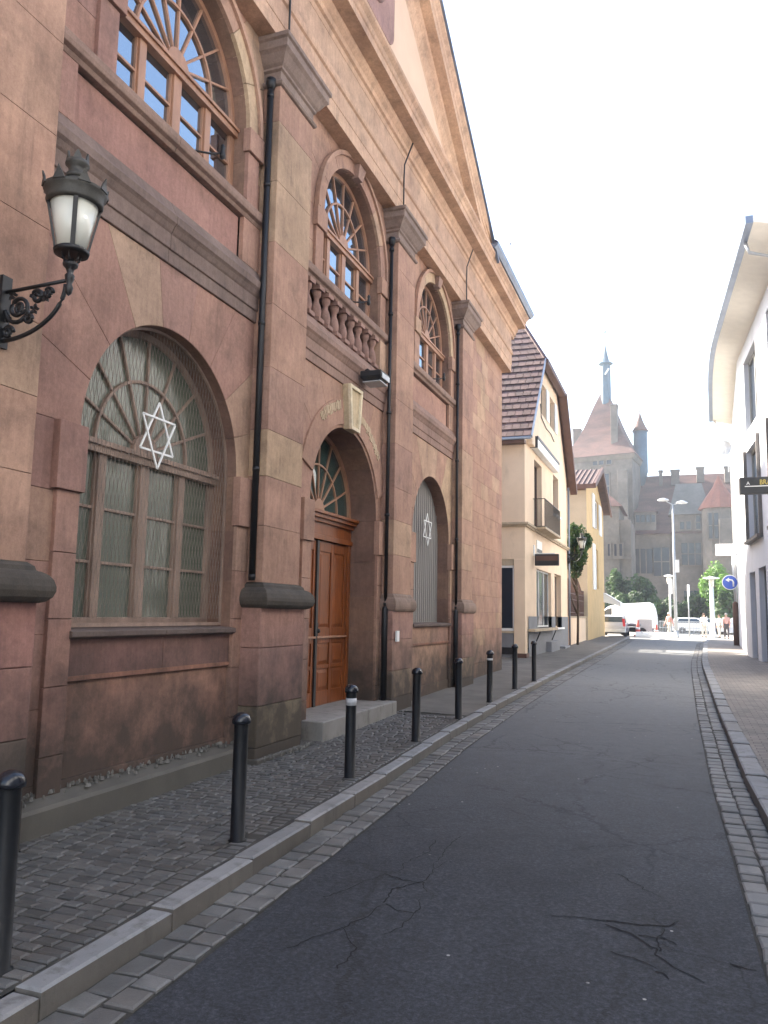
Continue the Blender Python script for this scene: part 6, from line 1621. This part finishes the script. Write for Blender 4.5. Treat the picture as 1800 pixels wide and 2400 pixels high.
q = P(1569, 1487, 61.3); person(q.x, 61.3, 'person in a white cap and pink shirt walking left of the tall street lamp', cp, cl_, basic('white_cap', (.8, .8, .78), .8, .05), PI*1.25, 'walk', 1.74)
# birds in the sky
def bird(x, y, Y, label):
    q = P(x, y, Y); t = thing('bird', tuple(q), label, 'bird'); 
    o = grow([(-.12, 0, 0), (0, 0, .0), (.1, 0, .01), (.16, 0, .02)], [(0, 1), (1, 2), (2, 3)], [.02, .04, .03, .02], 'body', M['black'], t)
    for s in (-1, 1):
        b = MB(); A = [(0, s*.03, .01), (.06, s*.03, .01), (.03, s*.2, .05), (-.05, s*.36, .02), (-.04, s*.18, .04)]; b.hull([Vector(p) for p in A], [Vector(p)+Vector((0, 0, .01)) for p in A]); o = b.build('wing', M['black'], t); o.location = (0, 0, 0)
bird(1196, 572, 60, 'tiny dark bird flying in the white sky right of the pediment')

# ---------------------------------------------------------------- cracks in the near asphalt
def G_(x, y):
    v = CF + CR*((x-900)/FL) - CU*((y-1200)/FL); t = 1.0
    for i in range(60): t = .5*t+.5*(zr(v.y*t)+.003-CZ)/v.z
    return (v.x*t, v.y*t)
ck = MB(); rc = random.Random(3)
def crack(px, w):
    P0 = [Vector(G_(900+x*.5425, 1500+y*.5425)) for x, y in px]; pts = []
    for a, b in zip(P0, P0[1:]):
        n = max(3, int((b-a).length/.035)); d = (b-a).normalized(); nn = Vector((-d.y, d.x)); h = 0
        for k in range(n):
            h = h*.6+rc.gauss(0, .009); pts.append(a.lerp(b, k/n)+nn*h)
    pts.append(P0[-1]); N_ = len(pts)
    for k in range(N_-1):
        a, b = pts[k], pts[k+1]; d = (b-a)
        if d.length < 1e-5: continue
        d.normalize(); nn = Vector((-d.y, d.x)); f0 = w*(1-k/N_)**.7*rc.uniform(.5, 1.2)+.0015; f1 = w*(1-(k+1)/N_)**.7*rc.uniform(.5, 1.2)+.0015
        z = lambda q: zr(q.y)+.0035
        ck.face([(a.x-nn.x*f0, a.y-nn.y*f0, z(a)), (a.x+nn.x*f0, a.y+nn.y*f0, z(a)), (b.x+nn.x*f1, b.y+nn.y*f1, z(b)), (b.x-nn.x*f1, b.y-nn.y*f1, z(b))])
for px, w in (([(960, 1212), (1110, 1232), (1240, 1238), (1272, 1214)], .011), ([(960, 1212), (850, 1200), (700, 1190)], .005), ([(960, 1226), (1090, 1282), (1190, 1345), (1250, 1412), (1385, 1480)], .010),
              ([(1190, 1345), (1182, 1280), (1210, 1245)], .005), ([(1100, 1277), (1205, 1288), (1265, 1318)], .006), ([(1182, 1430), (1230, 1465)], .006), ([(980, 1345), (1080, 1370), (1180, 1420)], .004),
              ([(1495, 1400), (1610, 1428)], .008), ([(1020, 1010), (1120, 1075), (1215, 1112)], .005), ([(0, 1010), (80, 1035), (172, 1046), (186, 1088)], .005), ([(0, 1135), (58, 1068), (172, 1042), (215, 985), (275, 955)], .005),
              ([(0, 1142), (60, 1165), (128, 1180), (160, 1118)], .005), ([(220, 865), (180, 920), (100, 960), (60, 1000)], .003), ([(0, 1270), (70, 1240), (128, 1180)], .003), ([(-180, 1240), (-90, 1200), (0, 1142)], .004), ([(-260, 1110), (-120, 1060), (0, 1010)], .004),
              ([(330, 845), (270, 900), (215, 985)], .003), ([(-200, 1420), (-120, 1330), (-180, 1240)], .004), ([(-420, 1330), (-320, 1290), (-180, 1240)], .003)):
    crack(px, w)
M['crack'] = basic('crack_dark', (.010, .010, .011), .95)
tag(ck.build('road_cracks', M['crack'], recalc=False), kind='structure')

# ---------------------------------------------------------------- air
hz_ = MB(); hz_.box(-320, 320, -60, 425, -1.85, 60)
hm = bpy.data.materials.new('haze_air'); hm.use_nodes = True; nt = hm.node_tree
nt.nodes.remove(nt.nodes['Principled BSDF']); pv = nt.nodes.new('ShaderNodeVolumePrincipled')
pv.inputs['Color'].default_value = (.86, .92, 1.0, 1); pv.inputs['Density'].default_value = HAZE; pv.inputs['Anisotropy'].default_value = 0.3
nt.links.new(pv.outputs[0], nt.nodes['Material Output'].inputs['Volume'])
if HAZE > 0: tag(hz_.build('haze', hm), kind='stuff')

# ---------------------------------------------------------------- light
EL, AZ = math.radians(SUN_EL), math.radians(65)      # azimuth measured from +Y towards -X
sd = Vector((-math.sin(AZ)*math.cos(EL), math.cos(AZ)*math.cos(EL), math.sin(EL)))
wd = bpy.data.worlds.new('World'); scene.world = wd; wd.use_nodes = True; nt = wd.node_tree
bg = nt.nodes['Background']; sk = nt.nodes.new('ShaderNodeTexSky'); sk.sky_type = 'NISHITA'; sk.sun_disc = False
sk.sun_elevation = EL; sk.sun_rotation = math.atan2(sd.x, sd.y) % (2*PI); sk.dust_density = 2.0; sk.air_density = 1.0; sk.ozone_density = 1.0
nt.links.new(sk.outputs[0], bg.inputs[0]); bg.inputs[1].default_value = SKY
sl_ = bpy.data.lights.new('sun', 'SUN'); sl_.energy = SUN; sl_.angle = math.radians(.6); sl_.color = (1, .92, .80)
so = bpy.data.objects.new('sun', sl_); COL.objects.link(so); so.rotation_euler = sd.to_track_quat('Z', 'Y').to_euler(); so.location = (0, 0, 60)
scene.view_settings.view_transform = 'Standard'; scene.view_settings.look = 'None'; scene.view_settings.exposure = EXPO; scene.view_settings.gamma = 1
scene.render.engine = 'CYCLES'
scene.cycles.max_bounces = 8; scene.cycles.volume_bounces = 0; scene.cycles.diffuse_bounces = 5
